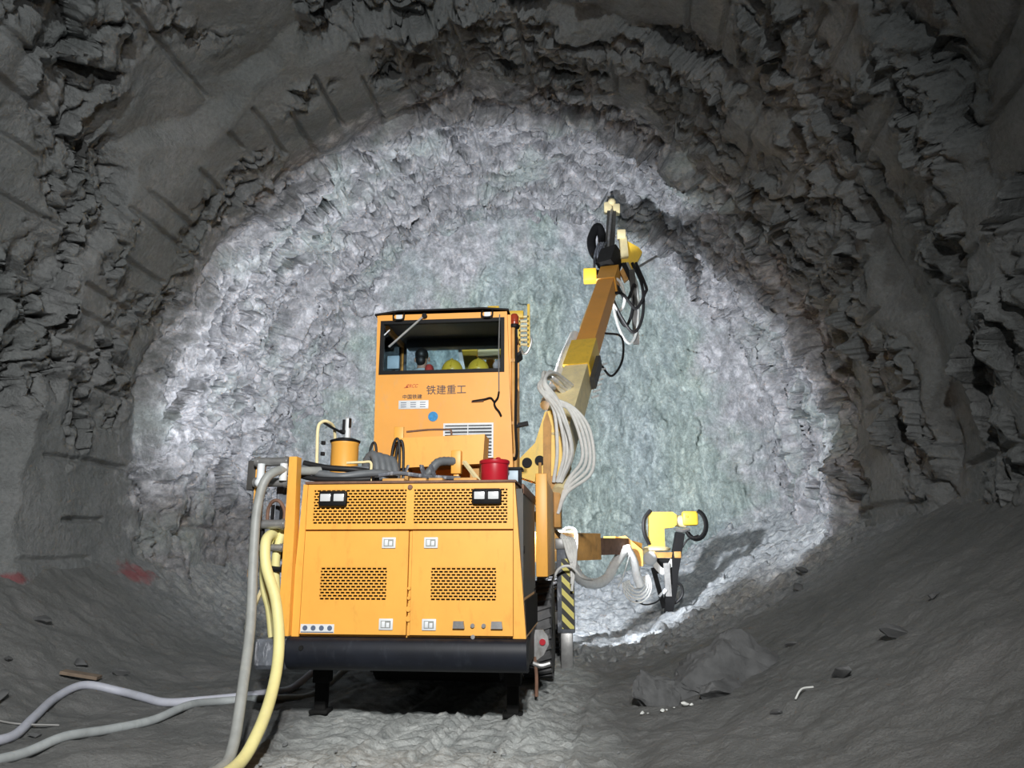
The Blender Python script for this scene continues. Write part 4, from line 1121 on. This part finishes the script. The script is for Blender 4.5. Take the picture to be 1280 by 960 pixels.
for k in range(7):
    MB().box(-0.99, -0.84, 10.98, 11.02, 4.78 + 0.075 * k, 4.81 + 0.075 * k).build('guard_slat', 'cream', bk)
MB().hose([(-0.98, 11.0, 4.76), (-0.93, 11.0, 4.66), (-0.86, 11.0, 4.68), (-0.80, 11.0, 4.85), (-0.84, 11.0, 4.95)], 0.02, 6).build('guard_hoop', 'steel', bk)

# ------------------------------------------------------------------ things on and in the rig
rb = thing('bucket', (-0.945, 7.62, 2.325), 'red lidded bucket standing on the rear deck of the rig', 'bucket')
MB().lathe([(0.125, 0), (0.14, 0.03), (0.145, 0.19), (0.145, 0.20)], (-0.945, 7.62, 2.325), (0, 0, 1), 28).build('pail', 'bucket', rb)
MB().lathe([(0.152, 0), (0.158, 0.01), (0.158, 0.035), (0.145, 0.045), (0.12, 0.046), (0.02, 0.04)], (-0.945, 7.62, 2.525), (0, 0, 1), 28).build('lid', 'bucket', rb)
MB().hose([(-0.93, 7.62, 2.565), (-0.92, 7.60, 2.59), (-0.89, 7.60, 2.59), (-0.885, 7.62, 2.565)], 0.008, 6, 4).build('lid_tab', 'bucket', rb)
tb = thing('tool_case', (-0.76, 8.0, 2.325), 'pale blue case with a black strap beside the red bucket', 'case')
MB().box(-0.84, -0.70, 7.9, 8.1, 2.325, 2.50, 0.02).build('case_body', 'toolbox', tb)
MB().box(-0.855, -0.68, 7.88, 8.12, 2.50, 2.53, 0.01).box(-0.725, -0.685, 7.885, 7.90, 2.34, 2.50, 0.004).build('case_strap', 'black', tb)

for i, (x, z, lbl) in enumerate(((-1.83, 4.092, 'yellow hard hat behind the cab window nearer the operator'), (-1.46, 4.092, 'yellow hard hat behind the cab window nearer the pale bag'))):
    hh = thing('hard_hat', (x, 9.88, z), lbl, 'hard hat', 'hard hats in the cab')
    MB().sphere((x, 9.88, z + 0.02), (0.15, 0.13, 0.17), 20, 8, True).build('shell', 'helmet', hh)
    MB().lathe([(0.14, 0), (0.175, 0.0), (0.175, 0.014), (0.14, 0.02)], (x, 9.88, z + 0.008), (0, 0, 1), 20).build('brim', 'helmet', hh)
    MB().hose([(x, 9.75, z + 0.06), (x, 9.80, z + 0.155), (x, 9.88, z + 0.195), (x, 9.96, z + 0.155), (x, 10.0, z + 0.06)], 0.014, 6).build('crest', 'helmet', hh)
bg = MB().sphere((-1.13, 9.86, 4.17), (0.13, 0.11, 0.09), 14, 8).sphere((-1.10, 9.86, 4.20), (0.08, 0.08, 0.10), 12, 7)
tag(bg.build('bag', 'pinkbag'), 'pale crumpled bag lying at the right end of the cab window', 'bag')


def person():
    """Seated operator seen from behind: one skinned figure."""
    J_ = {'pelvis': (-2.200, 9.55, 3.50), 'waist': (-2.200, 9.53, 3.68), 'chest': (-2.190, 9.55, 3.90), 'neck': (-2.190, 9.57, 4.06), 'head0': (-2.195, 9.58, 4.14), 'head': (-2.200, 9.60, 4.25), 'crown': (-2.200, 9.60, 4.33)}
    pts, rad, ed = [], [], []

    def add(p, r, prev=None):
        pts.append(p); rad.append(r)
        if prev is not None:
            ed.append((prev, len(pts) - 1))
        return len(pts) - 1
    a = add(J_['pelvis'], 0.14); b = add(J_['waist'], 0.125, a); c = add(J_['chest'], 0.145, b); d = add(J_['neck'], 0.058, c)
    e = add(J_['head0'], 0.072, d); f = add(J_['head'], 0.092, e); add(J_['crown'], 0.060, f)
    for s in (-1, 1):
        sh = add((-2.190 + s * 0.17, 9.55, 3.98), 0.065, c); el_ = add((-2.190 + s * 0.24, 9.62, 3.74), 0.048, sh)
        wr = add((-2.190 + s * 0.20, 9.85, 3.70), 0.032, el_); pl = add((-2.190 + s * 0.18, 9.93, 3.71), 0.030, wr)
        for k in range(4):
            f1 = add((-2.190 + s * 0.18 + (k - 1.5) * 0.019, 9.98, 3.705), 0.009, pl); add((-2.190 + s * 0.18 + (k - 1.5) * 0.020, 10.01, 3.685), 0.008, f1)
        f1 = add((-2.190 + s * (0.18 - 0.035), 9.94, 3.70), 0.010, pl); add((-2.190 + s * (0.18 - 0.045), 9.965, 3.685), 0.009, f1)
        hp = add((-2.200 + s * 0.10, 9.58, 3.49), 0.095, a); kn = add((-2.200 + s * 0.13, 9.93, 3.50), 0.065, hp)
        an = add((-2.200 + s * 0.13, 9.96, 3.02), 0.042, kn); add((-2.200 + s * 0.13, 10.02, 2.96), 0.04, an)
    me = bpy.data.meshes.new('person'); me.from_pydata(pts, ed, [])
    o = bpy.data.objects.new('person', me); C.objects.link(o)
    md = o.modifiers.new('skin', 'SKIN')
    sv = me.skin_vertices[0].data
    for i, r in enumerate(rad):
        sv[i].radius = (r, r); sv[i].use_root = (i == 0)
    o.modifiers.new('sub', 'SUBSURF').levels = 2
    dg = bpy.context.evaluated_depsgraph_get()
    m2 = bpy.data.meshes.new_from_object(o.evaluated_get(dg))
    bpy.data.objects.remove(o); bpy.data.meshes.remove(me)
    m2.name = 'person'
    m2.materials.clear()
    for k in ('jacket', 'skin', 'trousers'):
        m2.materials.append(M[k])
    for p in m2.polygons:
        c_ = p.center; p.use_smooth = True
        p.material_index = 1 if c_.z > 4.07 or c_.y > 9.86 and c_.z > 3.6 else (2 if c_.z < 3.56 else 0)
    base = Vector((-2.200, 9.6, 2.9))
    for v in m2.vertices:
        v.co -= base
    ob = link('person', m2, base)
    tag(ob, 'dark-haired person in pale jacket with red shoulder panel sitting inside the cab', 'person')
    MB().sphere((-2.200, 9.585, 4.275), (0.092, 0.112, 0.098), 16, 10).sphere((-2.200, 9.53, 4.19), (0.070, 0.06, 0.08), 14, 8).build('hair', 'hair', ob)
    for s in (-1, 1):
        MB().sphere((-2.200 + s * 0.095, 9.62, 4.22), (0.015, 0.025, 0.035), 8, 6).build('ear', 'skin', ob)
        MB().sphere((-2.200 + s * 0.033, 9.69, 4.24), (0.012, 0.008, 0.008), 8, 6).build('eye', 'hair', ob)
    MB().prism([(-2.215, 4.19), (-2.185, 4.19), (-2.200, 4.24)], 9.67, 9.705).build('nose', 'skin', ob)
    MB().box(-2.225, -2.175, 9.672, 9.684, 4.155, 4.165, 0.003).build('mouth', 'redink', ob)
    MB().hose([(-2.090, 9.40, 3.62), (-2.060, 9.39, 3.85), (-2.060, 9.42, 4.0), (-2.080, 9.52, 4.075), (-2.080, 9.62, 4.05), (-2.080, 9.68, 3.9)], 0.055, 10).build('shoulder_panel', 'vest', ob)


person()

# ------------------------------------------------------------------ hoses hanging from the rack and lying on the floor
def fz(x, y):
    return float(floor_z(np.array([x]), np.array([y]))[0])


def ground(pts, r):
    return [(x, y, fz(x, y) + r * 0.9) for x, y in pts]


g = MB().hose([(-2.75, 7.45, 2.46), (-2.95, 7.25, 2.44), (-3.04, 7.05, 2.42), (-3.12, 6.95, 2.30), (-3.16, 6.92, 2.0), (-3.10, 6.80, 1.5), (-3.0, 6.62, 1.0), (-2.88, 6.30, 0.55), (-2.78, 5.98, 0.14), (-2.76, 5.7, 0.05), (-2.82, 5.0, 0.06), (-2.95, 4.2, 0.06)], 0.045, 14, 10)
tag(g.build('hose', 'hosegrey'), 'thick grey hose draped over the top roller and hanging to the floor', 'hose')
g = MB().hose([(-3.10, 7.26, 1.80), (-3.11, 7.15, 1.80), (-3.11, 7.06, 1.72), (-3.06, 7.0, 1.50), (-2.92, 6.93, 1.22), (-2.82, 6.83, 0.92), (-2.76, 6.70, 0.66), (-2.70, 6.45, 0.42), (-2.66, 6.15, 0.22), (-2.66, 5.85, 0.07), (-2.66, 5.3, 0.055), (-2.72, 4.4, 0.055)], 0.050, 14, 10)
tag(g.build('hose', 'hoseyellow'), 'pale yellow hose bowing out over the bumper down to the floor', 'hose')
for pts, lbl in (([(-3.10, 7.22, 1.86), (-3.16, 7.18, 1.6), (-3.15, 7.2, 1.3), (-3.10, 7.24, 1.1), (-3.06, 7.26, 0.84)], 'pale yellow hose hanging upright on the rack beside the grey hose'),
                 ([(-3.03, 7.26, 1.86), (-3.07, 7.24, 1.6), (-3.06, 7.26, 1.3), (-3.02, 7.28, 1.1), (-2.99, 7.28, 0.84)], 'pale yellow hose hanging upright on the rack beside the orange post')):
    tag(MB().hose(pts, 0.042, 12).build('hose', 'hoseyellow'), lbl, 'hose')

c1 = ground([(-3.55, 9.9), (-3.66, 9.5), (-3.75, 9.05), (-3.95, 8.75), (-4.35, 8.5), (-4.75, 8.45), (-5.1, 8.55), (-5.45, 8.65), (-5.75, 8.45), (-5.75, 8.0), (-5.45, 7.3), (-5.25, 6.8), (-5.25, 6.45), (-5.45, 6.25), (-5.9, 6.1), (-6.6, 5.9)], 0.045)
c1[0] = (-3.40, 10.2, 0.35)
tag(MB().hose(c1, 0.045, 12).build('hose', 'hoselav'), 'pale lavender hose curving in a wide bend across the left floor', 'hose')
c2 = ground([(-3.15, 9.6), (-3.30, 9.2), (-3.55, 8.85), (-3.80, 8.62), (-4.1, 8.35), (-4.2, 7.9), (-4.28, 7.4), (-4.45, 6.95), (-4.55, 6.5), (-4.6, 6.1), (-4.62, 5.6), (-4.6, 5.0)], 0.042)
c2[0] = (-3.0, 9.9, 0.3)
tag(MB().hose(c2, 0.042, 12).build('hose', 'hoseash'), 'ash grey hose lying nearly straight on the left floor', 'hose')
wpts = ground([(-7.0, 6.75), (-6.4, 6.85), (-5.9, 7.0), (-5.5, 7.05), (-5.1, 7.2)], 0.02)
tag(MB().hose(wpts, 0.009, 6).build('wire', 'wire'), 'thin pale wire on the floor passing under the lavender hose', 'wire')

# ------------------------------------------------------------------ stones
def stone_mesh(name, seed, mat, sub=3, jag=0.35, size=(1, 1, 1)):
    bm = bmesh.new(); bmesh.ops.create_icosphere(bm, subdivisions=sub, radius=0.5)
    q = random.Random(seed)
    planes = [(Vector((q.uniform(-1, 1), q.uniform(-1, 1), q.uniform(-1, 1))).normalized(), q.uniform(0.20, 0.40)) for _ in range(13)]
    for v in bm.verts:
        c = v.co.copy()
        for nrm, dd in planes:
            e = c.dot(nrm) - dd
            if e > 0:
                c -= nrm * e
        k = float(fbm(np.array([c.x * 4 + seed]), np.array([c.y * 4]), np.array([c.z * 4]), 4 if sub > 3 else 2, 0.6)[0])
        c *= 1 + jag * 0.25 * k
        v.co = Vector((c.x * size[0], c.y * size[1], c.z * size[2]))
    me = bpy.data.meshes.new(name); bm.to_mesh(me); bm.free()
    me.materials.append(M[mat])
    me.polygons.foreach_set('use_smooth', [True] * len(me.polygons)); me.set_sharp_from_angle(angle=R(22))
    return me


def put_stone(name, me, x, y, s, rot, label, cat, group=None, sink=0.25, z=None):
    o = bpy.data.objects.new(name, me); C.objects.link(o)
    h = (fz(x, y) if z is None else z)
    o.location = (x, y, h + s * (0.33 - sink)); o.scale = (s, s, s); o.rotation_euler = rot
    return tag(o, label, cat, group)


put_stone('boulder', stone_mesh('boulder', 21, 'stonedark', 5, 0.7, (1.35, 0.9, 0.95)), 1.42, 8.95, 1.15, (0.2, 0.1, 0.35), 'large slanting dark grey boulder at the foot of the right bank', 'boulder', sink=0.26)
put_stone('boulder', stone_mesh('boulder', 33, 'stonedark', 5, 0.7, (1.1, 0.8, 0.9)), 0.70, 8.66, 0.72, (0.0, 0.2, 0.1), 'smaller squat dark boulder leaning on the left of the large boulder', 'boulder', sink=0.2)
put_stone('boulder', stone_mesh('boulder', 36, 'stonedark', 4, 0.6, (1.2, 0.8, 0.7)), 1.32, 8.32, 0.55, (0.1, 0.0, 0.5), 'low dark boulder half sunk in front of the large boulder', 'boulder', sink=0.3)

q = random.Random(12)
pale = [stone_mesh('pebble', 50 + k, 'stonepale', 2, 0.3, (1.3, 0.8, 0.6)) for k in range(3)]
for k, (x, y, s) in enumerate(((0.52, 8.22, 0.06), (0.61, 8.20, 0.05), (0.70, 8.24, 0.07), (0.79, 8.20, 0.05), (0.88, 8.24, 0.055), (0.97, 8.22, 0.08), (1.05, 8.16, 0.05))):
    put_stone('pebble', pale[k % 3], x + q.uniform(-0.04, 0.04), y + q.uniform(-0.05, 0.05), s * q.uniform(0.5, 1.3), (0, 0, q.uniform(0, 6)), 'bright white pebble in the row before the small boulder', 'pebble', 'white pebbles by the boulder', sink=0.0)
gr = [stone_mesh('stone', 70 + k, 'stone', 2, 0.4, (1.2, 0.9, 0.7)) for k in range(6)]
laid = []
for k in range(70):
    while True:
        y = q.uniform(11.9, 15.5); x = -0.1 + (y - 11.9) * 0.45 + q.uniform(-0.35, 1.3); sz = q.choice((0.07, 0.10, 0.13, 0.18, 0.26))
        if all(math.hypot(x - a, y - b) > 0.66 * (sz + c) for a, b, c in laid):
            break
    laid.append((x, y, sz))
    put_stone('stone', gr[k % 6], x, y, sz, (q.uniform(0, 6), q.uniform(0, 6), q.uniform(0, 6)), 'small loose grey stone in the rubble right of the outrigger jack', 'stone', 'rubble stones by the jack')
dk = [stone_mesh('stone', 90 + k, 'stonedark', 2, 0.4, (1.5, 0.8, 0.5)) for k in range(5)]
left = [(-5.9, 7.35, 0.26, 'largest pale-edged stone on the left floor, standing near the thin wire'), (-6.2, 9.0, 0.22, 'flat grey stone just beyond the brown board'), (-5.75, 9.15, 0.20, 'jagged stone lying to the right of the brown board'),
        (-5.15, 6.95, 0.14, 'stone tucked inside the bend of the lavender hose'), (-7.1, 9.4, 0.22, 'grey stone high on the left bank under the red mark'), (-4.3, 10.2, 0.12, 'lone small stone near where the floor hoses meet the rig'),
        (-6.6, 8.3, 0.15, 'small stone on the left bank nearest the left edge of the picture')]
for k, (x, y, sz, lbl) in enumerate(left):
    put_stone('stone', dk[k % 5], x, y, sz, (0.1, 0.2, q.uniform(0, 6)), lbl, 'stone', 'stones by the floor hoses', sink=0.14)
right = [(2.2, 7.2, 0.22, 'broad flat stone beside the pale stick on the right floor'), (1.55, 6.9, 0.12, 'small stone to the left of the pale stick'), (2.9, 7.7, 0.28, 'largest stone bedded in the right bank with a hollow under it'),
         (3.45, 8.1, 0.16, 'dull stone near the right edge, beyond the largest bedded stone'), (2.35, 9.4, 0.14, 'small stone to the right of the large boulder'), (3.3, 12.5, 0.26, 'angular stone at the lit edge high on the right bank'),
         (3.7, 13.6, 0.24, 'farthest angular stone high on the right bank')]
for k, (x, y, sz, lbl) in enumerate(right):
    put_stone('stone', dk[k % 5], x, y, sz, (0.1, 0.3, q.uniform(0, 6)), lbl, 'stone', 'stones on the right bank', sink=0.14)
lane = [(q.uniform(-3.2, 0.3), q.uniform(5.6, 7.0), q.choice((0.04, 0.05, 0.07))) for _ in range(26)]
for k, (x, y, s) in enumerate(lane):
    put_stone('stone', gr[k % 6], x, y, s, (q.uniform(0, 6), 0.2, q.uniform(0, 6)), 'little grey clod on the wheel tracks behind the rig', 'stone', 'clods on the wheel tracks', sink=0.05)
bo = MB().beam((-6.15, 8.62, fz(-6.15, 8.62) + 0.05), (-5.75, 8.72, fz(-5.75, 8.72) + 0.06), 0.16, 0.035)
tag(bo.build('board', 'wood'), 'short brown board lying on the floor above the lavender hose', 'board')
stk = MB().hose([(1.72, 6.9, fz(1.72, 6.9) + 0.03), (1.80, 7.0, fz(1.80, 7.0) + 0.05), (1.92, 7.08, fz(1.92, 7.08) + 0.03)], 0.008, 6)
tag(stk.build('stick', 'stonepale'), 'short pale stick on the muck at the lower right', 'stick')
